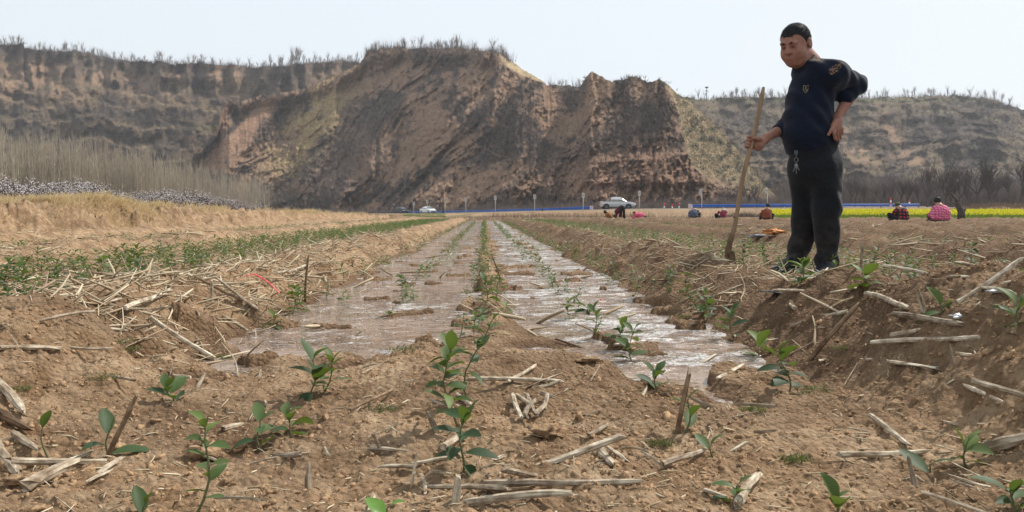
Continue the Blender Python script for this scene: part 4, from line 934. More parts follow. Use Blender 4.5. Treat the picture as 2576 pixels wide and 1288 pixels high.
sg = [(1041, 508, 'smallest roadside marker board, left of the white car'), (1075, 503, 'roadside marker board standing in front of the white car'), (1120, 499, 'roadside marker board just right of the white car and dark pole'), (1172, 497, 'fourth roadside marker board from the left'),
      (1246, 492, 'roadside marker board in line with the vanishing point of the rows'), (1345, 489, 'sixth roadside marker board, in front of dry weeds'), (1467, 485, 'roadside marker board by the end of the left guardrail'), (1608, 480, 'roadside marker board at the nose of the pickup truck'),
      (1765, 475, 'roadside marker board at the left end of the right guardrail'), (1930, 473, 'roadside marker board between the shovel and the standing man'), (2110, 473, 'roadside marker board just right of the standing man')]
for i, (px, py, lab) in enumerate(sg):
    Y = np.interp(px, [a[0] for a in RD], [a[1] for a in RD]) - .4; x = xat(px, Y); top = W(px, py, Y)[2]; zb = gz(x, Y)
    r = empty('road_sign', (x, Y, zb), lab, 'sign', 'white marker boards along the road')
    b = MB(); b.tube([(x, Y, zb - .2), (x, Y, top)], .045, 8); b.build('post', M['railpost'], r, True)
    ox = -.16 if px > 1700 else 0; b = MB(); w = .36 if px > 1500 else .40; b.box((x + ox, Y - .06, top - .36), (w, .03, .66)); bo_ = b.build('board', M['board'], r)
    b = MB(); cx = x + ox; cz = top - .36
    for (dx, dz, sx, sz) in ((-.09, 0, .035, .44), (.09, 0, .035, .44), (0, .20, .16, .035), (0, .0, .16, .035), (0, -.2, .12, .035)): b.box((cx + dx, Y - .08, cz + dz), (sx, .008, sz))
    b.build('marking', M['mark'], bo_, world=False) if False else None
    mk = b.build('marking', M['mark'], None); mk.parent = bo_; mk.matrix_parent_inverse = Matrix.Translation(r.location).inverted()
for px, Y0, hh, lab in ((1671, 106, .85, 'first red and white delineator post right of the pickup truck'), (1691, 101, .62, 'short red and white delineator, middle of the three in the gap'), (1708, 107, .85, 'red and white delineator post nearest the right guardrail'), (2240, 99, 1.35, 'tall red and white striped post in front of the right guardrail'), (2287, 106, 1.2, 'red and white striped post near the far right end of the guardrail')):
    x = xat(px, Y0); z = gz(x, Y0); r = empty('delineator_post', (x, Y0, z), lab, 'marker post', 'red and white delineators by the road')
    b = MB(); b.tube([(x, Y0, z - .05), (x, Y0, z + hh)], .09, 10); b.build('post', M['white'], r, True)
    for t in ((.55, 1.0),) if hh < 1 else ((.35, .55), (.78, 1.0)):
        b = MB(); b.tube([(x, Y0, z + hh * t[0]), (x, Y0, z + hh * t[1] + .02)], .10, 10); b.build('red_band', M['redpaint'], r, True)
for px, lab in ((1488, 'red and white chevron panel closing the left guardrail'), (1736, 'small red panel at the left end of the right guardrail')):
    p, n = on_road(px, 7.9); r = empty('end_panel', p, lab, 'road panel'); b = MB(); b.box(p + np.array([0, 0, .42]), (.50, .05, .62)); b.build('panel', M['white'], r)
    b = MB()
    for k in range(3): b.box(p + np.array([0, -.04, .24 + k * .19]), (.40, .02, .08), rot=[[.9, 0, -.43], [0, 1, 0], [.43, 0, .9]])
    b.build('stripes', M['redpaint'], r)
for px, y0, Y, lab in ((1115, 487, 139, 'thin dark pole beside the road right of the white car'), (882, 497, 205, 'thin dark pole at the far left end of the guardrail')):
    x = xat(px, Y); top = W(px, y0, Y)[2]; b = MB(); b.tube([(x, Y, 0), (x, Y, top * .5), (x, Y, top)], [.16, .13, .11], 8); tag(b.build('utility_pole', M['bark'], None, True), lab, 'pole', 'dark poles by the road')
x, Y = xat(1773, 398), 398; z0 = W(1773, 252, Y)[2]; z1 = W(1773, 219, Y)[2]; r = empty('mast', (x, Y, z0), 'slim dark mast with a box on top, on the skyline left of the standing man', 'mast')
b = MB(); b.tube([(x, Y, z0 - 1), (x, Y, z1)], .16, 6); b.build('pole', M['bark'], r); b = MB(); b.box((x, Y, z1 - .2), (1.5, .8, .7)); b.box((x, Y, z1 - 2.0), (1.3, .6, .3)); b.build('box', M['plast'], r)
# ------------------------------------------------------------------ vegetation
def rot_to(d):
    d = nrm(d); return np.array(Vector(d).to_track_quat('Z', 'Y').to_matrix())
def bare_tree(h, seed, trunk=.25, spread=.5, rt=.09, twig=.02, n1=7, n2=6, n3=4, up=.8, sides=3):
    """returns (trunk MB, crown MB, branch tips)"""
    r = random.Random(seed); A, B, tips = MB(), MB(), []
    def br(p, d, L, r0, lvl):
        pts = [p]; dd = np.array(d, float)
        for i in range(3 if lvl < 3 else 2):
            dd = nrm(dd + np.array([r.uniform(-.18, .18), r.uniform(-.18, .18), r.uniform(-.02, .14) * up])); pts.append(pts[-1] + dd * L / (3 if lvl < 3 else 2))
        (A if lvl == 0 else B).tube(pts, np.linspace(r0, r0 * .5 if lvl < 3 else r0 * .4, len(pts)), 6 if lvl == 0 else sides, cap=False)
        tips.extend(pts[1:]) if lvl >= 2 else None
        nn = (n1, n2, n3, 0)[lvl]
        for k in range(nn):
            t = r.uniform(.35 if lvl else .55, 1.0); i = min(int(t * (len(pts) - 1)), len(pts) - 2); f = t * (len(pts) - 1) - i; q = pts[i] + (pts[i + 1] - pts[i]) * f
            a = r.uniform(0, 6.28); s = spread * r.uniform(.5, 1.2); nd = nrm(dd * .7 + np.array([math.cos(a) * s, math.sin(a) * s, up * r.uniform(.1, .6)]))
            br(q, nd, L * r.uniform(.5, .8) * (1.5 if lvl == 0 else 1), max(twig, r0 * (.5 if lvl else .55)), lvl + 1)
    br(np.array([0, 0, -.1]), np.array([r.uniform(-.05, .05), 0, 1]), h * trunk, rt, 0)
    z = max(v[:, 2].max() for v in B.v); s = h / z
    for m_ in (A, B): m_.v = [v * s for v in m_.v]
    return A, B, np.array(tips) * s
def tree_obj(name, args, mats, label, cat, group):
    A, B, tips = bare_tree(**args); r = empty(name, (0, 0, 0), label, cat, group)
    A.build('trunk', mats[0], r, True, False); B.build('crown', mats[1], r, False, False); return r, tips
def single_tree(name, args, mat):
    A, B, tips = bare_tree(**args); vv = np.concatenate(A.v + B.v); nA = sum(len(v) for v in A.v)
    return mesh(name, vv, A.f + [tuple(i + nA for i in f) for f in B.f], mat, None, False)
# skyline orchard trees
far_protos = [single_tree('bare_tree', dict(h=6, seed=s, trunk=.14, spread=.40, rt=.045, twig=.008, n1=6, n2=4, n3=2, up=1.05), M['twig']) for s in range(6)]
def rim(H_, px0, px1, step, hgt, label, group, sink=.4, cl_=0, skip=()):
    px = px0
    while px < px1:
        j = int(np.argmin(np.abs(H_['px'] - px))); v = H_['V'][-1][j]
        if not any(a < px < b for a, b in skip):
            k = random.randrange(6); o = far_protos[k].copy() if far_protos[k].get('used') else far_protos[k]
            if o is not far_protos[k]: C.objects.link(o)
            far_protos[k]['used'] = 1
            dirn = v[:2] / np.linalg.norm(v[:2]); off = random.uniform(0, 5); hh = hgt * random.choice((.55, .7, .9, 1.1, 1.3, 1.5)) * random.uniform(.85, 1.15) / 6
            o.location = (v[0] + dirn[0] * off, v[1] + dirn[1] * off, v[2] - sink - .1 * off); o.scale = (hh * random.uniform(.8, 1.3), hh * random.uniform(.8, 1.3), hh); o.rotation_euler = (0, 0, random.uniform(0, 6.28))
            tag(o, label, 'tree', group)
        px += step * random.choice((.3, .5, .7, 1, 1.2, 2.3))
rim(HA, 2, 905, 6.8, 4.6, 'small bare tree on the rim of the far left plateau', 'bare trees along the left plateau rim', skip=((63, 70),))
rim(HA, 690, 760, 7, 7.0, 'taller bare tree in the cluster on the left plateau rim', 'taller bare trees clustered on the left rim')
rim(HB, 922, 1290, 5.2, 3.9, 'small bare tree on top of the central steep hill', 'bare trees on top of the central hill', skip=((1170, 1190), (1215, 1222)))
rim(HC, 1385, 1470, 5.5, 4.0, 'small bare tree in the saddle between the two peaks', 'bare trees in the saddle')
rim(HC, 1745, 2545, 7.4, 4.8, 'small bare tree on the rim of the far right hill', 'bare trees along the right hill rim')
for fp in far_protos:
    if 'used' in fp: del fp['used']
for o in C.objects:
    if 'used' in o: del o['used']
# scrub and tufts on the hillsides
def tuft(n, h, w, seed, lean=.5):
    r = np.random.default_rng(seed); V = []; Fc = []
    for i in range(n):
        a = r.random() * 6.28; p = np.array([math.cos(a), math.sin(a), 0]) * r.random() * .35 * h; d = np.array([math.cos(a) * lean * r.random(), math.sin(a) * lean * r.random(), 1]) * h * r.uniform(.5, 1)
        s = np.array([-math.sin(a + 1), math.cos(a + 1), 0]) * w; V += [p - s, p + s, p + d]; Fc.append((3 * i, 3 * i + 1, 3 * i + 2))
    return np.array(V), np.array(Fc)
def scatter(name, P_, bases, smin, smax, mat, label, cat, squash=1, tilt=0, kind='stuff'):
    Vs, Fs, n0 = [], [], 0
    which = RNG.integers(0, len(bases), len(P_))
    for k, (bv, bf) in enumerate(bases):
        q = P_[which == k]; n = len(q)
        if n == 0: continue
        a = RNG.random(n) * 6.28; s = RNG.uniform(smin, smax, n); Mx = np.zeros((n, 3, 3)); Mx[:, 0, 0] = np.cos(a) * s; Mx[:, 0, 1] = -np.sin(a) * s; Mx[:, 1, 0] = np.sin(a) * s; Mx[:, 1, 1] = np.cos(a) * s; Mx[:, 2, 2] = s * squash * RNG.uniform(.7, 1.3, n)
        if tilt: Mx[:, 0, 2] = RNG.normal(0, tilt, n) * s; Mx[:, 1, 2] = RNG.normal(0, tilt, n) * s
        V, Fc = merge(bv, bf, Mx, q); Vs.append(V); Fs.append(Fc + n0); n0 += len(V)
    return tag(mesh(name, np.concatenate(Vs), np.concatenate(Fs), mat, None, False), label, cat, None, kind)
def sample_hill(Hh, n, pr, jit=.6):
    w = pr(Hh['PX'], Hh['PY'], Hh['C']).astype(float)
    Vv = Hh['V']; idx = RNG.choice(w.size, n, p=(w / w.sum()).ravel()); return Vv.reshape(-1, 3)[idx] + RNG.normal(0, jit, (n, 3)) * np.array([1, 1, .1])
dark = lambda PX, PY, Cc: np.clip(.19 - Cc.mean(-1), 0.0, 1) ** 1.6 + .0006
ST = [tuft(9, 1.0, .05, s, .8) for s in range(4)]
scatter('hillside_scrub', sample_hill(HB, 12000, lambda PX, PY, Cc: dark(PX, PY, Cc) * (PX < 1900)), ST, .5, 1.3, M['scrub'], 'dark leafless scrub covering the steep central hill', 'scrub')
scatter('hillside_scrub', sample_hill(HA, 9000, lambda PX, PY, Cc: dark(PX, PY, Cc) * (PX < 1000) * (PX > -150) * (PY < 500)), ST, .7, 1.8, M['scrub'], 'dark leafless scrub on the terraced slope at the left', 'scrub')
scatter('hillside_scrub', sample_hill(HC, 9000, lambda PX, PY, Cc: dark(PX, PY, Cc) * (PX > 1700) * (PX < 2750)), ST, .7, 1.8, M['scrub'], 'grey brown scrub on the terraced hill at the right', 'scrub')
scatter('hillside_grass', sample_hill(HB, 5000, lambda PX, PY, Cc: np.clip(Cc.mean(-1) - .2, 0, 1) * (PX > 1700) + .25 * np.clip(Cc.mean(-1) - .2, 0, 1) * (PX < 850) * (PY > 200)), [tuft(8, .6, .05, 9 + s, .9) for s in range(3)], .4, .9, M['hillgrass'], 'straw coloured grass on the sunlit shoulders of the central hill', 'grass')
# fine brush along the rims
rb = []
for Hh, a_, b_, n_ in ((HA, 0, 905, 1900), (HB, 915, 1290, 800), (HB, 1380, 1460, 60), (HC, 1740, 2560, 1300)):
    for px in RNG.uniform(a_, b_, n_):
        j = int(np.argmin(np.abs(Hh['px'] - px))); rb.append(Hh['V'][-1][j] - np.array([0, 0, .2]))
scatter('rim_brush', np.array(rb), [tuft(5, (4.6, 3.6, 2.0, 1.4)[s], .042, 90 + s, .30) for s in range(4)], .35, 1.2, M['twig'], 'fine leafless brush fringing the hill rims', 'brush')
# lone bare trees standing on the slopes
mid = [(705, 300, HB, 11), (690, 262, HB, 9), (655, 330, HB, 6), (648, 375, HB, 6), (600, 395, HB, 6), (575, 430, HB, 7), (620, 350, HB, 5), (1020, 480, HB, 8), (832, 500, HB, 9), (800, 470, HB, 7), (380, 290, HA, 8), (250, 300, HA, 8), (480, 300, HA, 8), (120, 290, HA, 7), (560, 285, HA, 7), (1650, 480, HB, 6), (1560, 470, HB, 5)]
for px, py, Hh, hh in mid:
    j = int(np.argmin(np.abs(Hh['px'] - px))); i = int(np.argmin(np.abs(Hh['PY'][:, j] - py))); v = Hh['V'][i, j]
    o = far_protos[random.randrange(6)].copy(); C.objects.link(o); o.location = (v[0], v[1] - .5, v[2] - .4); s = hh / 6 * .9; o.scale = (s, s, s); o.rotation_euler = (0, 0, random.random() * 6)
    tag(o, 'lone bare tree standing on the open hillside', 'tree', 'lone bare trees on the slopes')
# roadside and foot-of-hill trees
NP = [tree_obj('bare_tree', dict(h=8, seed=40 + s, trunk=.18 + .07 * (s % 3), spread=.62 + .15 * (s % 2), rt=.13, twig=.013, n1=6, n2=6, n3=5, up=.75), (M['bark'], M['scrub']), 'x', 'tree', None)[0] for s in range(4)]
big = [(2110 + 0, 'a', 0, 0)]
rows = [(2275, 430, 112, 'bare tree above the green capped worker, leaning branches'), (2375, 400, 120, 'tall bare tree with several upright limbs, left of the dark wood at right'), (2420, 420, 116, 'bare tree directly behind the pollarded stump'), (2455, 385, 113, 'bare tree with a low fork, second from the right frame edge'),
        (2500, 372, 110, 'largest spreading bare tree near the right frame edge'), (2568, 380, 112, 'dark bare tree cut by the right frame edge'), (2330, 440, 118, 'slim bare tree between the two nearest crouching workers'), (1905, 455, 116, 'forked bare tree behind the guardrail left of the standing man'), (1885, 470, 125, 'small bare tree just right of the grassy spur foot'),
        (2150, 450, 125, 'bare tree just right of the standing man trousers'), (1410, 452, 112, 'sparse bare sapling in front of the central ravine'), (1365, 470, 110, 'thin bare sapling beside the sixth marker board'), (700, 500, 90, 'dark crooked bare tree at the foot of the hill, right of the blossom')]
for i, (px, py, Y, lab) in enumerate(rows):
    x = xat(px, Y); zb = gz(x, Y) - .1; hh = W(px, py, Y)[2] - zb; src = NP[i % 4]
    o = copy_tree(src, (x, Y, zb), random.random() * 6.28, hh / 8) if i >= 4 else src
    o.location = (x, Y, zb); o.scale = (hh / 8 * (.9 if i < 8 else .7),) * 2 + (hh / 8,); o.rotation_euler = (0, 0, random.random() * 6.28); tag(o, lab, 'tree', 'bare trees beyond the road')
for i in range(16):
    px = 2120 + i * 30 + random.uniform(-12, 12); Y = random.uniform(112, 140); x = xat(px, Y); zb = gz(x, Y) - .1; hh = W(px, random.uniform(395, 455) if i > 6 else random.uniform(430, 470), Y)[2] - zb
    o = copy_tree(NP[random.randrange(4)], (x, Y, zb), random.random() * 6.28, hh / 8); o.scale = (hh / 8 * .75, hh / 8 * .75, hh / 8); tag(o, 'wispy bare tree in the thin stand at right', 'tree', 'wispy bare trees of the right hand stand')
# thicket behind the guardrails: one leafless mass nobody could count
th = []
for n, (x0, x1, Ya, Yb) in enumerate(((1980, 2620, 135, 190), (1850, 2000, 120, 150), (640, 1500, 0, 0), (1500, 1900, 0, 0))):
    m_ = (1500, 250, 900, 260)[n]; pxs = RNG.uniform(x0, x1, m_)
    for p_ in pxs:
        if Ya: Y = RNG.uniform(Ya, Yb)
        else: Y = float(np.interp(p_, [640, 900, 1075, 1250, 1500, 1900], [235, 212, 195, 150, 124, 118])) + RNG.uniform(0, 9)
        x = xat(p_, Y); th.append((x, Y))
th = np.array(th); thz = ground_h(th[:, 0], th[:, 1]); th3 = np.column_stack([th, thz - .2])
SH = [tuft(34, 2.6, .035, 60 + s, .55) for s in range(4)]
scatter('leafless_thicket', th3[:1500], SH, 1.0, 2.5, M['twig'], 'grey leafless thicket massed at the foot of the right hill', 'thicket', tilt=.1)
scatter('leafless_thicket', th3[1500:], SH, .35, 1.0, M['twig'], 'low leafless brush along the foot of the central hill', 'thicket', tilt=.1)
# young poplar wood at the left
def poplar(seed):
    r = np.random.default_rng(seed); b = MB(); b.tube([(0, 0, 0), (r.normal(0, .06), r.normal(0, .06), 5), (r.normal(0, .12), r.normal(0, .12), 10)], [.06, .045, .012], 3, cap=False)
    for i in range(26):
        z = r.uniform(1.5, 9.2); a = r.random() * 6.28; L = r.uniform(.8, 2.0) * (1.15 - z / 14); o_ = np.array([math.cos(a), math.sin(a), 0]); b.tube([(0, 0, z), np.array([0, 0, z]) + o_ * L * .30 + np.array([0, 0, L * .6]), np.array([0, 0, z]) + o_ * L * .42 + np.array([0, 0, L * 1.15])], [.020, .016, .008], 3, cap=False)
    return np.concatenate(b.v), np.array(b.f)
PB = [poplar(s) for s in range(5)]
pp = []
for k in range(1900):
    px = RNG.uniform(-120, 690); Y0 = np.interp(px, [-100, 0, 200, 350, 480, 600, 690], [92, 96, 108, 124, 150, 205, 250]); Y = Y0 + RNG.uniform(0, 1) * 28; pp.append((xat(px, Y), Y, .2))
scatter('young_poplar_wood', np.array(pp), PB, .84, 1.04, M['twigpale'], 'dense plantation of pale leafless poplar saplings at the left', 'poplar wood', squash=.98)
# apricot trees in blossom
M['blossom'] = leafy('blossom', [(.80, .74, .73), (.86, .82, .80), (.72, .60, .62)], .8, .3, .1, tint=(.85, .78, .77))
BP = []
for s in range(5):
    r, tips = tree_obj('blossom_tree', dict(h=3.2, seed=80 + s, trunk=.18, spread=.9, rt=.08, twig=.009, n1=7, n2=6, n3=3, up=.45), (M['bark'], M['bark']), 'x', 'tree', 'blossoming trees behind the bank')
    n = 620; q = tips[RNG.integers(0, len(tips), n)] + RNG.normal(0, .06, (n, 3)); a = RNG.normal(0, 1, (n, 3)); a /= np.linalg.norm(a, axis=1)[:, None]; b_ = np.cross(a, RNG.normal(0, 1, (n, 3))); b_ /= np.linalg.norm(b_, axis=1)[:, None]; w = RNG.uniform(.028, .055, n)[:, None]
    V = np.stack([q - a * w, q + b_ * w, q + a * w, q - b_ * w], 1).reshape(-1, 3); mesh('blossom', V, np.arange(4 * n).reshape(n, 4), M['blossom'], r, False, world=False); BP.append(r)
k = 0
for px in np.arange(-30, 665, 19):
    for rr in range(1 if k % 3 else 2):
        px_ = px + random.uniform(-7, 7); Y = float(np.interp(px_, [0, 300, 640], [46, 60, 92])) + random.uniform(-4, 4) + rr * 9; x = xat(px_, Y); z = gz(x, Y) - .1; top = float(np.interp(px_, [-30, 60, 200, 290, 340, 450, 560, 620, 660], [444, 454, 455, 470, 476, 478, 482, 500, 511])) + random.uniform(-8, 14)
        hh = max(1.6, W(px_, top, Y)[2] - z); o = BP[k] if k < 5 else copy_tree(BP[k % 5]); s = hh / 3.2; o.location = (x, Y, z); o.scale = (s * 1.1, s * 1.1, s); o.rotation_euler = (0, 0, random.random() * 6.28)
        tag(o, 'low spreading tree in pinkish white blossom behind the grassy bank', 'tree', 'blossoming trees behind the bank'); k += 1
# dry grass on the bank
def blades(P_, h0, h1, w, lean, mat, name, label, cat, bend=(0, 0)):
    n = len(P_); a = RNG.random(n) * 6.28; h = RNG.uniform(h0, h1, n); l = RNG.uniform(.15, 1, n) * lean
    d = np.stack([np.cos(a) * l + bend[0], np.sin(a) * l + bend[1], np.ones(n)], 1); d /= np.linalg.norm(d, axis=1)[:, None]; s = np.stack([-np.sin(a + 1), np.cos(a + 1), 0 * a], 1) * (w * RNG.uniform(.6, 1.4, n))[:, None]
    mid_ = P_ + d * (h * .55)[:, None]; d2 = d + np.stack([d[:, 0] * .9, d[:, 1] * .9, -.55 * np.ones(n)], 1); tip = mid_ + d2 * (h * .45)[:, None]
    V = np.stack([P_ - s, P_ + s, mid_ + s * .8, mid_ - s * .8, tip], 1).reshape(-1, 3); i = np.arange(n)[:, None] * 5
    F4 = np.concatenate([i + np.array([[0, 1, 2]]), i + np.array([[0, 2, 3]]), i + np.array([[3, 2, 4]])]); return tag(mesh(name, V, F4, mat, None, False), label, cat, None, 'stuff')
n = 19000; y = RNG.uniform(9, 56, n) ; y = np.where(RNG.random(n) < .5, RNG.normal(17.3, 1.6, n), y); y = np.where(RNG.random(n) < .06, RNG.normal(37, 1.2, n), y); y = np.clip(y, 8, 58); bx = bank_x(y); moundw = np.exp(-((y - 17.3) / 2.0) ** 2)
x = bx - .75 + RNG.normal(0, .28 + .3 * moundw, n) - .4 * moundw; keep = fbm(x * .8, y * .5, 3, 55) - .05 + moundw * 1.2 > 0; x, y = x[keep], y[keep]
blades(np.column_stack([x, y, ground_h(x, y) - .02]), .12, .36, .006, 1.2, M['drygrass'], 'dry_grass', 'tufts of straw coloured dry grass hanging over the left bank', 'dry grass', (.35, 0))
# brown weeds between field and road
n = 30000; y = RNG.uniform(45, 105, n); x = RNG.uniform(-.30, .95, n) * y; keep = (fbm(x * .2, y * .2, 3, 56) + .22 > RNG.random(n) * .5); x, y = x[keep], y[keep]
d_, _z = road_dist(x, y); keep = d_ < -.4; x, y = x[keep], y[keep]
blades(np.column_stack([x, y, ground_h(x, y) - .02]), .06, .30, .018, .9, M['drybrown'], 'brown_weeds', 'low dry brown weeds between the field and the road', 'weeds')
n = 2600; px = np.where(RNG.random(2600) < .6, RNG.uniform(1230, 1640, 2600), RNG.uniform(1230, 1980, 2600)) + 14 * RNG.normal(0, 1, 2600); y = RNG.uniform(78, 98, n); x = np.array([xat(a, b_) for a, b_ in zip(px, y)]); d_, _z = road_dist(x, y); kp_ = d_ < -.6; x, y = x[kp_], y[kp_]
blades(np.column_stack([x, y, ground_h(x, y)]), .1, .95, .012, .45, M['drybrown'], 'tall_weeds', 'tall dead weed stems along the field edge below the guardrail', 'weeds')
n = 4500; px = RNG.uniform(2380, 2700, n); y = RNG.uniform(77, 86, n); x = np.array([xat(a, b_) for a, b_ in zip(px, y)]); blades(np.column_stack([x, y, ground_h(x, y)]), .3, .8, .02, .6, M['drybrown'], 'brown_weeds', 'reddish dry grass on the hump behind the yellow flowers', 'dry grass')
n = 5000; px = RNG.uniform(960, 1120, n); y = RNG.uniform(80, 150, n); x = np.array([xat(a, b_) for a, b_ in zip(px, y)]); d_, _z = road_dist(x, y); kp_ = d_ < -.6; x, y = x[kp_], y[kp_]
M['grass'] = leafy('spring_grass', [(.05, .10, .02), (.09, .16, .03)], .6, .3, .2)
blades(np.column_stack([x, y, ground_h(x, y)]), .05, .13, .03, .5, M['grass'], 'green_verge', 'green spring grass on the verge below the two cars', 'grass')
# yellow rape field
M['rape'] = leafy('yellow_flowers', [(.62, .52, .01), (.75, .66, .02), (.55, .50, .02)], .7, .3, .1)
n = 8500; y = RNG.uniform(50, 74, n); x = RNG.uniform(0, 1, n) * (y * .9 - y * .385) + y * .385; z = ground_h(x, y)
blades(np.column_stack([x, y, z]), .45, .75, .03, .25, M['grass'], 'rape_stems', 'green stems and leaves of the yellow flowering field', 'rape plants')
n = 30000; y = RNG.uniform(50, 74, n); x = RNG.uniform(0, 1, n) * (y * .9 - y * .385) + y * .385; z = ground_h(x, y) + RNG.uniform(.38, .80, n) + .08 * pn(x * .8, y * .8, 3); q = np.column_stack([x, y, z])
a = RNG.normal(0, 1, (n, 3)); a /= np.linalg.norm(a, axis=1)[:, None]; b_ = np.cross(a, RNG.normal(0, 1, (n, 3))); b_ /= np.linalg.norm(b_, axis=1)[:, None]; w = RNG.uniform(.03, .055, n)[:, None]
tag(mesh('rape_flowers', np.stack([q - a * w, q + b_ * w, q + a * w, q - b_ * w], 1).reshape(-1, 3), np.arange(4 * n).reshape(n, 4), M['rape'], None, False), 'bright yellow rape flowers in a band behind the crouching workers', 'rape flowers', None, 'stuff')
# brush pile, pollarded stump
x, Y = xat(1868, 88), 88.0; bpile = [(x + RNG.normal(0, 1.3), Y + RNG.normal(0, .6)) for _ in range(90)]; bpv = np.array(bpile); o = scatter('brush_pile', np.column_stack([bpv, ground_h(bpv[:, 0], bpv[:, 1]) - .02]), [tuft(14, .9, .015, 70 + s, 1.8) for s in range(3)], .6, 1.1, M['scrub'], 'low grey heap of cut brushwood below the guardrail', 'brush pile', kind=None)
x, Y = xat(2414, 33), 33.0; z = gz(x, Y); r = empty('tree_stump', (x, Y, z), 'grey pollarded tree stump with one thin forked limb beside the rightmost worker', 'tree stump'); b = MB()
def SP(px, py, d=0): return W(px, py, Y + d)
b.tube([SP(2418, 552), SP(2418, 535), SP(2413, 522), SP(2408, 508)], [.17, .15, .12, .13], 9); b.build('trunk', M['bark'], r, True)
b = MB(); b.tube([SP(2408, 510), SP(2404, 500), SP(2392, 484)], [.07, .05, .03], 6); b.tube([SP(2412, 512), SP(2415, 500)], [.09, .07], 6); b.tube([SP(2420, 535), SP(2429, 524)], [.10, .05], 6); b.build('limb', M['bark'], r, True)
# ------------------------------------------------------------------ clods, seedlings, maize stalks
def ico(sub, seed, amp=.6):
    import bmesh
    bm = bmesh.new(); bmesh.ops.create_icosphere(bm, subdivisions=sub, radius=1); V = np.array([v.co[:] for v in bm.verts]); Fc = np.array([[v.index for v in f.verts] for f in bm.faces]); bm.free()
    n = fbm(V[:, 0] * 1.3 + seed * 3.1 + V[:, 2], V[:, 1] * 1.3 + seed + V[:, 2] * .7, 3, seed); n2 = pn(V[:, 0] * 3 + seed, V[:, 1] * 3 + V[:, 2] * 3, seed)
    n3 = np.abs(pn(V[:, 0] * 2.2 + V[:, 2] * 1.7 + seed * 5, V[:, 1] * 2.2 - V[:, 2], seed + 3))
    return V * (1 + amp * n + .2 * n2 - .5 * n3)[:, None] * np.array([1, .8, .6]), Fc
def rnd_rot(n):
    q = RNG.normal(0, 1, (n, 4)); q /= np.linalg.norm(q, axis=1)[:, None]; w, x, y, z = q.T
    return np.stack([1 - 2 * (y * y + z * z), 2 * (x * y - z * w), 2 * (x * z + y * w), 2 * (x * y + z * w), 1 - 2 * (x * x + z * z), 2 * (y * z - x * w), 2 * (x * z - y * w), 2 * (y * z + x * w), 1 - 2 * (x * x + y * y)], 1).reshape(n, 3, 3)
def fan(n, y0, y1, umax=.95, pw=2.0):
    y = (y0 ** (1 - pw) + RNG.random(n) * (y1 ** (1 - pw) - y0 ** (1 - pw))) ** (1 / (1 - pw)) if pw != 1 else y0 * (y1 / y0) ** RNG.random(n)
    return RNG.uniform(-umax, umax, n) * (y + .25), y
def clods(name, n, y0, y1, rmed, sub, label, pw=1.6, seed0=0):
    x, y = fan(n, y0, y1, .95, pw); ridge = np.exp(-((np.abs(np.mod(x, 2.6) - 1.3)) / .4) ** 2); z = ground_h(x, y)
    keep = ((z > .004) | (np.abs(x) > 1.2)) & (RNG.random(n) < .30 + .7 * np.clip(ridge + .8 * (fbm(x * 1.3, y * 1.3, 3, 66) + .1), 0, 1)); x, y, z = x[keep], y[keep], z[keep]; n = len(x)
    r = np.minimum(rmed * np.exp(RNG.normal(0, .45, n)), rmed * 2.2); Vs, Fs, n0 = [], [], 0; wh = RNG.integers(0, 6, n)
    for k in range(6):
        m_ = wh == k; bv, bf = ico(sub, k + seed0); V, Fc = merge(bv, bf, rnd_rot(m_.sum()) * r[m_][:, None, None], np.column_stack([x, y, z - r * .05])[m_]); Vs.append(V); Fs.append(Fc + n0); n0 += len(V)
    return tag(mesh(name, np.concatenate(Vs), np.concatenate(Fs), M['clod'], None, False), label, 'soil clods', None, 'stuff')
clods('soil_clods', 46000, .8, 4.5, .0034, 1, 'small crumbly soil clods covering the near ground', 1.5)
clods('soil_clods', 4600, .9, 6, .0062, 2, 'larger rounded soil clods scattered over the near ground', 1.4, 7)
clods('soil_clods', 14000, 4, 30, .009, 1, 'loose clods on the soil ridges farther away', 1.5, 3)

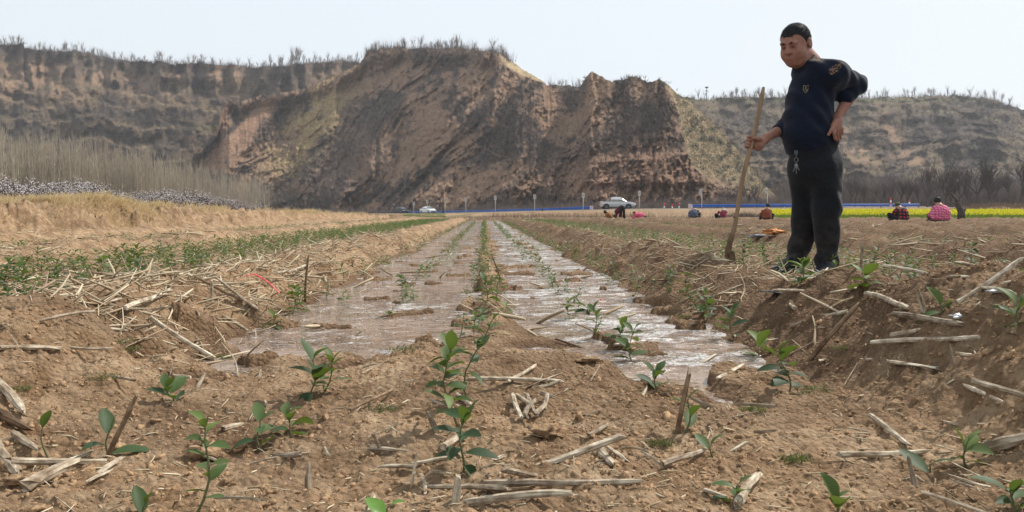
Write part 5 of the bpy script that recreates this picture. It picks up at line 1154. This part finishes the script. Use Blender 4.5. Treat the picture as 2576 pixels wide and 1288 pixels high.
def leaf(L, w, fold, droop, nr=5):
    V = []; 
    for i in range(nr + 1):
        t = i / nr; ww = w * math.sin(math.pi * min(1, t * .93 + .035)) ** .75 * (1 if t < .5 else 1 - .1 * (t - .5)); x = L * t; zc = -droop * L * t * t
        V += [(x, -ww, zc + fold * ww), (x, 0, zc), (x, ww, zc + fold * ww)]
    return np.array(V), np.array(grid_faces(nr + 1, 3))
def seedling(h, nl, seed, lean=(0, 0), ll=.042, fine=True, top_only=False, up=.55):
    """stem MB and (verts, faces) of its leaves, rooted at the origin"""
    r = random.Random(seed); S = MB(); Vs, Fs, n0 = [], [], 0
    pts = [np.array([lean[0] * t ** 1.4 * h + .012 * math.sin(t * 5 + seed) * (h / .15), lean[1] * t * h, h * t - .01]) for t in np.linspace(0, 1, 6)]
    S.tube(pts, np.linspace(.0026, .0012, 6), 5 if fine else 3, cap=False)
    for k in range(nl):
        t = 1 - (k / max(1, nl - 1)) ** 1.15 * (.25 if top_only else .78); i = min(4, int(t * 5)); p = pts[i] + (pts[i + 1] - pts[i]) * (t * 5 - i); a = k * 2.4 + r.uniform(-.5, .5); el = (up + (.35 if k < 3 else 0)) + r.uniform(-.45, .35) - .3 * (1 - t)
        L = ll * r.uniform(.75, 1.25) * (.6 if k == 0 else 1); bv, bf = leaf(L, L * r.uniform(.24, .31), r.uniform(.15, .6), r.uniform(.05, .5), 5 if fine else 2)
        Ry = np.array(Matrix.Rotation(-el, 3, 'Y')); Rx = np.array(Matrix.Rotation(r.uniform(-.5, .5), 3, 'X')); Rz = np.array(Matrix.Rotation(a, 3, 'Z')); bv = bv @ (Rz @ Ry @ Rx).T + np.array([0, 0, 0])
        d = Rz @ Ry @ np.array([1, 0, 0]); bv = bv + p + d * .006; S.tube([p, p + d * .008], .0011, 3, cap=False); Vs.append(bv); Fs.append(bf + n0); n0 += len(bv)
    return S, np.concatenate(Vs), np.concatenate(Fs)
def seedling_obj(h, nl, seed, label, group=None, mat='leaf', **kw):
    S, V, Fc = seedling(h, nl, seed, **kw); r = empty('seedling', (0, 0, 0), label, 'seedling', group); S.build('stem', M['stem'], r, True, False); mesh('leaves', V, Fc, M[mat], r, True, world=False); return r
def hero(px, py, hpx, nl, seed, label, tx=0, ll=.042, mat='leaf', **kw):
    g = G(px, py); Y = g[1]; h = hpx / F * Y; pool = seed in (11, 12, 15, 20, 21, 22, 23, 24, 25, 26, 34, 35, 27, 19); ll = ll * (.84 if py > 1140 and px > 1200 or py > 1260 else 1.2 if pool else 1.05); nl = nl + (3 if pool and nl > 3 else 0); o = seedling_obj(h, nl, seed, label, None, mat, lean=(tx / max(hpx, 1), 0), ll=ll, **kw); o.location = tuple(g); o.rotation_euler = (0, 0, 0); return g
heroes = [
    (1155, 1185, 155, 11, 1, 'leafy seedling nearest the camera in the centre row', 22, .045), (1140, 1075, 215, 22, 2, 'tall bushy seedling in the centre row with pale new tips', -15, .038), (1175, 1010, 215, 17, 3, 'slender dark stemmed seedling in the centre row', 45, .036), (1218, 790, 90, 13, 5, 'seedling on the centre ridge where the water divides', 5, .045),
    (495, 1290, 250, 14, 6, 'tallest bright green seedling near the bottom left, with narrow upright leaves', 48, .034), (118, 1178, 110, 1, 7, 'single leafed seedling near the left edge', -4, .055), (270, 1150, 85, 4, 8, 'low seedling with two broad drooping leaves by the brown stick', 8, .055), (655, 1130, 85, 6, 9, 'wilting seedling with pale folded leaves left of centre', -5, .048),
    (738, 1095, 60, 6, 10, 'sprawling low seedling above the pale patch', -20, .045), (785, 1000, 105, 5, 11, 'seedling with spread leaves at the lower left edge of the water', 5, .050), (815, 985, 90, 8, 12, 'branching seedling standing in the left water margin', 30, .036), (440, 1010, 40, 7, 13, 'flattened seedling lying in a cluster on the left soil', -20, .050),
    (690, 830, 40, 6, 14, 'small seedling on the left rim of the flooded bed', 5, .042), (752, 790, 55, 6, 15, 'bright seedling at the left water edge', -3, .04), (978, 815, 35, 5, 16, 'small seedling alone in the left pool', 2, .038), (895, 872, 25, 4, 17, 'tiny seedling half sunk in the left pool', 0, .042),
    (1725, 1090, 100, 4, 18, 'seedling tied behind the upright brown stick', 10, .045), (1790, 1150, 38, 2, 19, 'seedling with one round dark leaf', -2, .055), (1648, 985, 55, 4, 20, 'seedling at the near edge of the right pool', 3, .046), (1592, 930, 110, 8, 21, 'seedling in the right pool with large folded leaves', -5, .044),
    (1560, 872, 60, 9, 22, 'bushy dark seedling in the middle of the right pool', 0, .042), (1503, 845, 62, 4, 23, 'bent seedling left of the bushy one in the right pool', -12, .044), (1478, 805, 38, 7, 24, 'dense little seedling clump in the right pool', 0, .04), (1985, 985, 105, 6, 25, 'seedling at the foot of the right soil slope', -22, .052), (1905, 900, 45, 4, 26, 'half buried seedling with a broad olive leaf by the right slope', 8, .055),
    (2430, 1180, 80, 4, 27, 'sturdy seedling with a pale upright leaf near the lower right', -4, .050), (2345, 1190, 35, 2, 28, 'dark leaf seedling left of the sturdy one', -10, .062), (1850, 1265, 60, 5, 29, 'yellowish green seedling beside a lying stalk at lower right', 0, .038), (2105, 1300, 60, 4, 30, 'blue green seedling at the bottom right edge', -5, .055), (2545, 1300, 90, 7, 31, 'seedling in the bottom right corner', 0, .05),
    (2370, 790, 30, 6, 32, 'seedling with pale leaves on the right bed', 0, .05), (2560, 830, 70, 7, 33, 'seedling on the far right bed beside the frame edge', 0, .05), (1845, 850, 75, 5, 34, 'seedling leaning over the right end of the pool', -12, .05), (1775, 800, 35, 5, 35, 'seedling at the right water edge', 0, .045), (2015, 720, 55, 12, 36, 'bright leafy seedling in front of the standing man shoes', 5, .055), (2178, 740, 60, 9, 37, 'bright green seedling right of the standing man', -6, .055),
    (870, 770, 34, 6, 38, 'seedling in the left pool near its outer edge', -5, .045), (1030, 760, 18, 3, 39, 'tiny round leafed seedling in the left pool', 0, .04), (360, 1300, 40, 2, 40, 'pale blue green leaf seedling at the bottom left edge', 0, .06), (970, 1310, 50, 2, 41, 'bright pale green leaf at the bottom edge', 0, .05)]
HG = []
for hh in heroes:
    px, py, hp, nl, sd, lab, tx, ll = hh; HG.append(hero(px, py, hp, nl, sd, lab, tx, ll, 'leafpale' if sd == 41 else 'leaf', top_only=sd in (7, 19), up=1.2 if sd == 7 else .55))
HG = np.array(HG)
SPx = [seedling_obj(.15 + .03 * (s % 3), 9 + (s * 3) % 8, 100 + s, 'x', None, lean=(.1 * ((s % 3) - 1), 0), ll=.038 + .003 * (s % 3)) for s in range(8)]
cand = []
def row(x0, y0, y1, sp, lab, grp, jx=.03, pk=.9, sc=(.5, 1.05)):
    y = y0
    while y < y1:
        if RNG.random() < pk: cand.append((x0 + RNG.normal(0, jx), y + RNG.normal(0, sp * .25), RNG.uniform(*sc), lab, grp))
        y += sp
row(0.0, 2.75, 40, .15, 'green seedling in the dense row along the central soil ridge', 'seedlings on the central ridge', .05, .88, (.55, 1.1))
row(-.48, 3.9, 40, .14, 'seedling standing in the inner row of the left water strip', 'inner row in the left water', .04, .75); row(-.92, 3.3, 40, .16, 'seedling standing in the outer row of the left water strip', 'outer row in the left water', .05, .6)
row(.50, 3.3, 40, .13, 'seedling standing in the inner row of the right water strip', 'inner row in the right water', .04, .75); row(.97, 3.2, 40, .14, 'seedling in the row at the foot of the right soil ridge', 'row at the right water edge', .05, .85)
for k, xo in enumerate(np.arange(-3.35, -1.75, .2)): row(xo, 2.3, 42, .125, 'green seedling in the crowded planting bed left of the left ridge', 'seedlings of the crowded left bed', .10, .92, (.6, 1.1))
for k, xo in enumerate(np.arange(-5.9, -4.3, .3)): row(xo, 5.0, 42, .2, 'seedling in the second bed, close to the bank', 'seedlings of the bed by the bank', .08, .7, (.6, 1))
for k, xo in enumerate(np.arange(1.75, 3.5, .27)): row(xo, 2.6, 42, .18, 'small seedling on the dry bed right of the right ridge', 'seedlings of the bed around the standing man', .09, .85, (.6, 1.1))
for k, xo in enumerate(np.arange(4.4, 6.1, .3)): row(xo, 6, 42, .25, 'small seedling in the second bed on the right', 'seedlings of the second right bed', .1, .75, (.7, 1.15))
for xo in np.arange(7.0, 8.8, .4): row(xo, 12, 42, .35, 'small seedling in the far right beds', 'seedlings of the far right beds', .1, .55, (.6, 1.0))
cx_ = np.array([(c[0], c[1]) for c in cand]); vis = (np.abs(cx_[:, 0] / cx_[:, 1] - .02) < .74)
dm = np.min(np.hypot(cx_[:, None, 0] - HG[None, :, 0], cx_[:, None, 1] - HG[None, :, 1]), axis=1); vis &= dm > .07
order = [i for i in np.argsort(cx_[:, 1]) if vis[i]]; zc = ground_h(cx_[:, 0], cx_[:, 1])
near_i, far_i = order[:260], order[260:]
for n_, i in enumerate(near_i):
    x, y, s, lab, grp = cand[i]; o = SPx[n_] if n_ < 8 else copy_tree(SPx[RNG.integers(0, 8)]); o.location = (x, y, float(zc[i]) - .005); o.scale = (s, s, s * float(RNG.uniform(.6, 1.05))); o.rotation_euler = (float(RNG.normal(0, .12)), float(RNG.normal(0, .12)), float(RNG.random() * 6.28)); o['label'] = lab; o['group'] = grp
low = []
for s in range(6): S_, V, Fc = seedling(.14, 9, 300 + s, ll=.042, fine=False); low.append((V, Fc))
fx = np.array([[cand[i][0], cand[i][1], zc[i] - .005] for i in far_i]); sc_ = np.array([cand[i][2] for i in far_i])
Vs, Fs, n0 = [], [], 0; wh = RNG.integers(0, 6, len(fx)); a = RNG.random(len(fx)) * 6.28
for k in range(6):
    m_ = wh == k; c, s = np.cos(a[m_]), np.sin(a[m_]); Mx = np.zeros((m_.sum(), 3, 3)); q = sc_[m_]; Mx[:, 0, 0] = c * q; Mx[:, 0, 1] = -s * q; Mx[:, 1, 0] = s * q; Mx[:, 1, 1] = c * q; Mx[:, 2, 2] = q * .9; V, Fc = merge(low[k][0], low[k][1], Mx, fx[m_]); Vs.append(V); Fs.append(Fc + n0); n0 += len(V)
tag(mesh('seedling_rows', np.concatenate(Vs), np.concatenate(Fs), M['leaf'], None, False), 'rows of green seedlings running away across the beds toward the road', 'seedlings', None, 'stuff')

# maize stalks
def stalk_geo(L, r, seed, nodes=True, flat=1.0, bend=.018, n=7):
    r = r * .68
    rr = random.Random(seed); b = MB(); k = max(4, int(L / .02)); ph = rr.random() * 6; t = np.linspace(0, 1, k)
    P_ = np.stack([L * (t - .5), bend * L * np.sin(t * 3 + ph) - bend * L * .5, bend * .6 * L * np.sin(t * 4.2 + ph * 2)], 1)
    R_ = r * (1 - .12 * t)
    if nodes: R_ = R_ * (1 + .16 * np.exp(-((np.mod(t * L / .11 + ph, 1) - .5) / .06) ** 2))
    R_[-1] *= .75
    b.tube(P_, R_, n); V = b.v[0].copy(); V[:, 2] *= flat; V += np.array([[rr.gauss(0, r * .05)] * 3 for _ in V]); e0 = np.arange(n); V[e0, 0] += [rr.gauss(0, r * .9) for _ in e0]; V[-n + e0, 0] += [rr.gauss(0, r * 1.1) for _ in e0]; return V, b.f
def stalk_at(A, B, r, seed, name, label, cat='stalk', mat='stalk', group=None, **kw):
    A, B = np.array(A, float), np.array(B, float); L = np.linalg.norm(B - A); V, f = stalk_geo(L, r, seed, **kw); Rm = np.array(Vector(B - A).to_track_quat('X', 'Z').to_matrix()); c = (A + B) / 2
    o = mesh(name, V, f, M[mat], None, False, world=False); o.location = tuple(c); o.rotation_euler = Matrix(Rm.tolist()).to_euler(); return tag(o, label, cat, group)
def lying(px0, py0, px1, py1, r, label, seed, mat='stalk', lift=.004, **kw): A, B = G(px0, py0), G(px1, py1); A[2] += r * .6 + lift; B[2] += r * .6 + lift; return stalk_at(A, B, r, seed, 'maize_stalk', label, 'stalk', mat, **kw)
def leaning(px0, py0, px1, py1, r, label, seed, mat='stick', name='stick', dy=0, **kw):
    A = G(px0, py0); B = W(px1, py1, A[1] + dy); A = A - nrm(B - A) * .02; return stalk_at(A, B, r, seed, name, label, 'stick' if name == 'stick' else 'stalk', mat, **kw)
lying(1212, 1236, 1600, 1222, .0085, 'long pale split stalk lying crosswise at the bottom centre', 1); lying(1180, 1276, 1438, 1258, .0095, 'thick pale stalk piece below the long one at the bottom centre', 2); lying(1232, 1252, 1330, 1244, .007, 'dark stalk piece between the two long bottom stalks', 3, 'stick')
lying(372, 814, 540, 918, .0125, 'thick whitish stalk slanting down the left ridge', 4, lift=.012); lying(310, 800, 430, 745, .014, 'whitish stalk pointing up to the right on the left bed', 5, lift=.02); leaning(640, 775, 545, 700, .010, 'long grey stalk sloping down from the left ridge top', 6, 'stalk', 'maize_stalk')
leaning(600, 760, 487, 697, .010, 'dark weathered stalk leaning across the left ridge', 7, 'stick', 'maize_stalk'); leaning(535, 760, 532, 706, .011, 'short upright whitish stalk on the left ridge', 8, 'stalk', 'maize_stalk'); lying(0, 884, 150, 888, .010, 'pale stalk lying level at the left frame edge', 9)
leaning(275, 1150, 340, 998, .0075, 'upright brown stick near the lower left', 10); leaning(1703, 1092, 1733, 940, .0085, 'upright brown stick in front of the right pool', 11); leaning(2030, 912, 2158, 762, .012, 'long dark stick leaning on the right soil slope', 12); leaning(2425, 755, 2566, 652, .010, 'long straw coloured stalk leaning out at the right edge', 13, 'stalk', 'maize_stalk')
lying(1663, 1186, 1766, 1143, .0085, 'pale tapered stalk right of the bottom centre', 14); lying(1850, 1284, 1908, 1213, .011, 'whitish stalk at the bottom, left of the yellowish seedling', 15); lying(1808, 958, 1866, 925, .010, 'white flat stalk splinter at the corner of the right pool', 16, flat=.3); lying(1680, 840, 1750, 822, .011, 'broken whitish stalk in the right pool', 17)
leaning(1035, 1228, 1046, 1152, .012, 'flat grey stalk piece standing at the bottom left of centre', 18, 'stalk', 'maize_stalk', flat=.35); leaning(1146, 1262, 1152, 1208, .011, 'short pale upright stub at the bottom centre', 19, 'stalk', 'maize_stalk'); leaning(1098, 1088, 1078, 1042, .010, 'leaning stalk scrap left of the centre row', 20, 'stalk', 'maize_stalk'); lying(1118, 1142, 1152, 1112, .011, 'bright white stalk chip at the foot of the nearest seedling', 21)
for q, (a, b_, c, d) in enumerate(((1290, 1010, 1316, 1070), (1300, 1012, 1340, 1040), (1330, 1015, 1350, 1062), (1318, 1068, 1345, 1022), (1360, 1005, 1395, 1018), (1375, 1016, 1372, 1048), (1345, 1060, 1375, 1035), (1296, 1055, 1330, 1072))):
    lying(a, b_, c, d, .0085, 'short broken stalk in the small heap right of the centre row', 40 + q, lift=.012, group='broken stalks heaped right of the centre row')
lying(70, 1240, 190, 1180, .016, 'frayed grey stalk root at the lower left', 22); lying(0, 975, 55, 1045, .014, 'split pale stalk at the left edge', 23); lying(0, 1055, 60, 1090, .014, 'thick brown stalk at the left edge below the split one', 24, 'stick'); lying(35, 1105, 100, 1145, .010, 'pale stalk piece near the left edge above the frayed root', 25); lying(0, 1140, 45, 1210, .014, 'broad pale stalk husk at the left edge', 26)
lying(2110, 1160, 2330, 1150, .009, 'grey stalk lying level at the lower right', 27); lying(2190, 1060, 2290, 1130, .009, 'curved pale stalk above the level one at lower right', 28); lying(2490, 1145, 2600, 1115, .016, 'weathered stalk at the right frame edge', 29); lying(2240, 925, 2360, 938, .012, 'flat grey stalk on the right slope', 30, flat=.5); lying(1990, 830, 2130, 790, .012, 'thick pale stalk lying along the right slope', 31)
lying(2180, 755, 2290, 780, .013, 'whitish stalk on top of the right ridge', 32); lying(2250, 805, 2420, 830, .012, 'long pale stalk on the right bed', 33); leaning(2325, 780, 2310, 735, .012, 'short upright grey stub on the right bed', 34, 'stalk', 'maize_stalk'); lying(1505, 1140, 1545, 1180, .010, 'short whitish stalk right of the bottom centre', 35); lying(1480, 1105, 1525, 1082, .007, 'curled pale stalk strip right of the heap', 36)
lying(1400, 860, 1530, 900, .006, 'thin dark twig across the edge of the right pool', 37, 'stick'); lying(1410, 845, 1480, 835, .008, 'pale stalk at the left edge of the right pool', 38); lying(1280, 970, 1345, 930, .007, 'thin forked stalk right of the centre row', 39); lying(880, 1040, 985, 985, .005, 'dark twigs on the soil below the left pool', 48, 'stick'); leaning(1257, 715, 1238, 640, .006, 'thin brown stick standing on the centre ridge', 49)
leaning(768, 760, 775, 645, .010, 'brown stick standing on the left ridge by the pool', 50); lying(700, 695, 770, 670, .013, 'white stalk on top of the left ridge', 51); lying(560, 800, 625, 840, .010, 'pale stalk on the water side of the left ridge', 52); leaning(2185, 660, 2240, 620, .009, 'thin dark twig sloping on the right beds', 53)
# scattered stalk pieces
kinds = [(.03, .004), (.05, .006), (.08, .007), (.13, .0065), (.22, .0075), (.07, .004), (.045, .007), (.10, .0045)]
SPr = []
for q, (L, r_) in enumerate(kinds * 2):
    V, f = stalk_geo(L, r_, 200 + q, nodes=L > .1, flat=(1, .35)[q % 2], bend=.03); SPr.append(mesh('maize_stalk', V, f, M['stalk'], None, False, world=False))
n = 5200; x, y = fan(n, 1.05, 40, .78, .4); rd = np.exp(-((np.abs(np.mod(x, 2.6) - 1.3)) / .38) ** 2); z = ground_h(x, y)
keep = (RNG.random(n) < (.30 + .70 * rd) * np.where((np.abs(x) < 1.1) & (y > 2.3), .25, 1) * np.where(y < 2.2, .8, 1)) & ~((x < bank_x(y) + .3)); x, y, z = x[keep], y[keep], z[keep]; o_ = np.argsort(y); x, y, z = x[o_], y[o_], np.maximum(z[o_], 0)
def zone_label(x, y):
    if y < 2.3: return 'small broken stalk piece lying on the bare soil in the foreground', 'stalk pieces in the foreground'
    if abs(x) < 1.05: return 'stalk piece lying in or beside the muddy water', 'stalk pieces in the flooded bed'
    if x < 0: return 'stalk piece lying on the left soil ridge or bed', 'stalk pieces on the left ridge'
    return 'stalk piece lying on the right soil ridge or bed', 'stalk pieces on the right ridge'
NI = 232
for i in range(min(NI, len(x))):
    src = SPr[RNG.integers(0, 16)] if i >= 16 else SPr[i]; o = src if i < 16 else src.copy()
    if i >= 16: C.objects.link(o)
    s = float(RNG.uniform(.7, 1.3)); o.location = (float(x[i]), float(y[i]), float(z[i]) + .007); up_ = RNG.random() < .12; o.rotation_euler = (float(RNG.random() * 6.28), float(RNG.normal(0, .9 if up_ else .16)), float(RNG.random() * 6.28)); o.scale = (s, s, s); lab, grp = zone_label(x[i], y[i]); tag(o, lab, 'stalk', grp); o['len'] = s
def merged_stalks(name, x, y, z, lmin, lmax, r_, label, mat='stalk', tilt=.25, kind='stuff', big=None):
    b = MB(); b.tube([(-.5, 0, 0), (-.2, .02, .01), (.2, -.01, 0), (.5, .02, .01)], [.6, 1, .9, .5], 4); bv = b.v[0] * 1.0; bf = np.array([f for f in b.f]); ax_ = np.repeat(np.array([[-.5, 0, 0], [-.2, .02, .01], [.2, -.01, 0], [.5, .02, .01]]), 4, 0); off = bv - ax_; n = len(x)
    L = RNG.uniform(lmin, lmax, n); rr = r_ * RNG.uniform(.5, 1.4, n); a = RNG.random(n) * 6.28; t = RNG.normal(0, tilt, n); D = np.stack([np.cos(a) * np.cos(t), np.sin(a) * np.cos(t), np.sin(t)], 1); S_ = np.stack([-np.sin(a), np.cos(a), 0 * a], 1); U = np.cross(D, S_)
    Bm = np.stack([D, S_, U], -1)
    V = np.einsum('nij,vj->nvi', Bm, ax_) * L[:, None, None] + np.einsum('nij,vj->nvi', Bm, off) * rr[:, None, None] + np.column_stack([x, y, z])[:, None]
    Fc = (bf[None] + (np.arange(n) * len(bv))[:, None, None]).reshape(-1, 4); return tag(mesh(name, V.reshape(-1, 3), Fc, M[mat], None, False), label, 'stalk litter', None, kind)
M['litter'] = leafy('stalk_litter', [(.14, .10, .06), (.34, .26, .16), (.56, .48, .34), (.24, .17, .11), (.44, .35, .23)], .85, .0, .15)
merged_stalks('stalk_litter', x[NI:], y[NI:], z[NI:] + .012, .06, .32, .0065, 'broken maize stalks strewn over the ridges farther away', 'litter')
n = 15000; x3, y3 = fan(n, 3.3, 42, .8, .7); rd3 = np.exp(-((np.abs(np.mod(x3, 2.6) - 1.3)) / .5) ** 2); k3 = (RNG.random(n) < .35 + .65 * rd3) & ((np.abs(x3) > .95) | (np.abs(x3 - .05) < .16)) & (x3 > bank_x(y3) + .2); x3, y3 = x3[k3], y3[k3]
merged_stalks('stalk_litter', x3, y3, ground_h(x3, y3) + .006, .04, .26, .0030, 'thin straw and leaf shreds covering the ridges', 'litter', .35)
n = 1700; x4 = RNG.normal(-1.38, .24, n); y4 = 2.3 * (11 / 2.3) ** RNG.random(n); x4 = np.where(RNG.random(n) < .18, -x4 + .1, x4)
merged_stalks('stalk_litter', x4, y4, ground_h(x4, y4) + .008, .04, .24, .0036, 'straw and thin stalks caught on the slopes of the two ridges', 'litter', .4)
n = 3600; x2, y2 = fan(n, .85, 8, .85, 1.0); z2 = np.maximum(ground_h(x2, y2), 0); merged_stalks('straw_chips', x2, y2, z2 + .003, .006, .04, .0014, 'fine straw chips and fibres on the near ground', 'litter', .3)
# scraps
def ribbon_strip(pts, w, name, mat, label, cat):
    P_ = np.array(pts); n = len(P_); side = np.array([.25, .6, .5]); side = side / np.linalg.norm(side) * w; V = np.concatenate([P_ - side, P_ + side]); V = np.concatenate([V, V + np.array([0, .0015, .0015])]); f = []
    for i in range(n - 1): f += [(i, i + 1, n + i + 1, n + i), (2 * n + i, 3 * n + i, 3 * n + i + 1, 2 * n + i + 1), (i, 2 * n + i, 2 * n + i + 1, i + 1), (n + i, n + i + 1, 3 * n + i + 1, 3 * n + i)]
    f += [(0, n, 3 * n, 2 * n), (n - 1, 3 * n - 1, 4 * n - 1, 2 * n - 1)]
    return tag(mesh(name, V, f, M[mat], None, True), label, cat)
M['red'] = simple('red_plastic_tape', (.55, .02, .035), .45, spec=.5); M['whiteplastic'] = simple('white_plastic', (.75, .76, .78), .4, var=.1); M['orange'] = simple('orange_net_bag', (.50, .20, .07), .85, var=.6, scale=30, bmp=.6, bd=.03); M['greysheet'] = simple('grey_blue_plastic', (.30, .34, .38), .35, var=.5, scale=8)
gA = G(610, 702); ribbon_strip([W(px, py, gA[1] - .03 * k) for k, (px, py) in enumerate(((606, 702), (618, 694), (640, 690), (660, 700), (680, 714), (703, 738)))], .0028, 'red_tape', 'red', 'strip of red plastic tape curling over the left soil ridge', 'tape')
gA = G(1512, 770); ribbon_strip([W(px, py, gA[1]) for px, py in ((1510, 752), (1514, 756), (1517, 762), (1522, 768))], .006, 'red_scrap', 'red', 'tiny red plastic scrap in the right pool', 'scrap')
def crumple(px, py, sx, sy, sz, name, mat, label, cat, seed):
    g = G(px, py); bv, bf = ico(3, seed, .7); V = bv * np.array([sx, sy, sz]) * (1 + .25 * pn(bv[:, 0] * 5, bv[:, 1] * 5 + bv[:, 2] * 4, seed))[:, None] + g + np.array([0, 0, sz * .4]); tag(mesh(name, V, bf, M[mat], None, True), label, cat)
crumple(1948, 590, .14, .10, .06, 'net_bag', 'orange', 'crumpled orange net bag lying between shovel and man', 'bag', 2); crumple(1912, 597, .17, .10, .035, 'plastic_sheet', 'greysheet', 'crumpled grey and white plastic sheet left of the orange bag', 'plastic sheet', 4)
crumple(2500, 742, .018, .018, .007, 'white_scrap', 'whiteplastic', 'white plastic scrap near the right frame edge', 'scrap', 5); crumple(2412, 805, .02, .012, .008, 'white_scrap', 'whiteplastic', 'crumpled white plastic scrap beside the long right stalk', 'scrap', 6); crumple(1958, 735, .07, .06, .006, 'dark_plastic', 'plast', 'flat dark plastic piece on the right ridge below the man', 'scrap', 7)
crumple(1372, 1100, .036, .03, .024, 'stone', 'clod', 'rounded soil covered stone below the stalk heap', 'stone', 8); crumple(1483, 912, .03, .02, .012, 'stone', 'clod', 'flat pale stone at the edge of the right pool', 'stone', 9); crumple(520, 1158, .036, .028, .026, 'stone', 'clod', 'brown stone with a hole beside it, lower left', 'stone', 10); crumple(60, 1215, .03, .022, .015, 'stone', 'clod', 'broad tan stone at the lower left edge', 'stone', 11)

for i, (px, py, r_) in enumerate(((1010, 882, .030), (300, 862, .024), (965, 1035, .024), (255, 952, .028), (40, 985, .02), (2045, 985, .026), (1890, 1035, .018), (2125, 880, .026), (1375, 835, .03), (1720, 800, .02), (560, 905, .018), (2000, 1160, .016), (1660, 1120, .014), (330, 885, .016))):
    g = G(px, py); n = 150; q = g + np.clip(RNG.normal(0, 1, (n, 3)), -1.5, 1.5) * np.array([r_, r_ * .7, r_ * .12]) + np.array([0, 0, .001]); Vv, Ff = [], []
    o = blades(q, .006, .022, .0011, 2.2, M['weedgreen'] if 'weedgreen' in M else M.setdefault('weedgreen', leafy('withered_weed', [(.07, .075, .03), (.13, .12, .06), (.05, .08, .02)], .8, .2, .1)), 'weed_clump', 'small withered greenish weed clump on the soil', 'weeds'); del o['kind']; o['group'] = 'withered weed clumps'; o['px'] = px
for i, o in enumerate(sorted([o for o in C.objects if 'px' in o], key=lambda o: o['px'])): o['label'] = 'small withered greenish weed clump on the soil, %s from the left' % (('first', 'second', 'third') + tuple('%dth' % k for k in range(4, 40)))[i]; del o['px']
# ------------------------------------------------------------------ labels that say which one: places counted as the photo shows them
def px_of(o):
    d = np.array(o.location) - np.array([0, 0, CZ]); w = d @ _fw; return CX + F * (d @ _rt) / w, CY - F * (d @ _up) / w
def ordn(n): return str(n) + ('th' if 10 < n % 100 < 14 else {1: 'st', 2: 'nd', 3: 'rd'}.get(n % 10, 'th'))
def number(group, text, key, end=None):
    L = sorted([o for o in C.objects if o.parent is None and o.get('group') == group], key=key)
    for i, o in enumerate(L): o['label'] = text % ordn(i + 1)
    if len(L) > 1: L[0]['label'] = text % 'first'
LX = lambda o: px_of(o)[0]; LY = lambda o: o.location[1]
number('bare trees along the left plateau rim', 'small bare tree on the far left plateau rim, %s from the left', LX)
number('taller bare trees clustered on the left rim', '%s from the left among the taller bare trees clustered on the left rim', LX)
number('bare trees on top of the central hill', 'bare tree on top of the central hill, %s from the left', LX)
number('bare trees in the saddle', 'small bare tree in the saddle between the peaks, %s from the left', LX)
number('bare trees along the right hill rim', 'small bare tree on the far right hill rim, %s from the left', LX)
number('lone bare trees on the slopes', 'lone bare tree on the open hillside, %s from the left', LX)
number('wispy bare trees of the right hand stand', 'wispy grey bare tree in the stand at right, %s from the left', LX)
number('blossoming trees behind the bank', 'low tree in pinkish white blossom behind the grassy bank, %s from the left', LX)
number('seedlings on the central ridge', 'green seedling in the central ridge row, %s from its near end', LY)
number('inner row in the left water', 'seedling in the inner row of the left water strip, %s from the camera', LY)
number('outer row in the left water', 'seedling in the outer row of the left water strip, %s from the camera', LY)
number('inner row in the right water', 'seedling in the inner row of the right water strip, %s from the camera', LY)
number('row at the right water edge', 'seedling at the foot of the right soil ridge, %s from the camera', LY)
number('seedlings of the crowded left bed', 'green seedling in the crowded left planting bed, %s from the camera', LY)
number('seedlings of the bed around the standing man', 'small seedling on the dry bed around the man, %s from the camera', LY)
number('seedlings of the bed by the bank', 'seedling in the bed by the bank, %s from the camera', LY)
number('seedlings of the second right bed', 'seedling in the second right bed, %s from the camera', LY)
number('stalk pieces in the foreground', 'broken stalk piece on the bare foreground soil, %s counted from the left', LX)
number('stalk pieces in the flooded bed', 'stalk piece in the muddy water, %s counted from the left', LX)
number('stalk pieces on the left ridge', 'stalk piece on the left soil ridge or bed, %s from the left', LX)
number('stalk pieces on the right ridge', 'stalk piece on the right soil ridge or bed, %s from the left', LX)
number('broken stalks heaped right of the centre row', 'short broken stalk in the small heap right of the centre row, %s from left', LX)
for o in C.objects:
    if 'len' in o: del o['len']
# ------------------------------------------------------------------ thin spring haze over the valley
hz = MB(); x0, x1, y0, y1, z0, z1 = -1200, 1500, -60, 2550, -8, 140
m = bpy.data.materials.new('haze_air'); m.use_nodes = True; nt = m.node_tree; nt.nodes.clear()
o_ = nt.nodes.new('ShaderNodeOutputMaterial'); v_ = nt.nodes.new('ShaderNodeVolumePrincipled'); v_.inputs['Color'].default_value = (.93, .95, 1, 1); v_.inputs['Density'].default_value = HAZE; v_.inputs['Anisotropy'].default_value = .2
nt.links.new(v_.outputs[0], o_.inputs['Volume'])
hz.box(((x0 + x1) / 2, (y0 + y1) / 2, (z0 + z1) / 2), (x1 - x0, y1 - y0, z1 - z0))
hzo = hz.build('haze', m); tag(hzo, 'thin pale haze filling the valley air', 'haze', None, 'stuff')
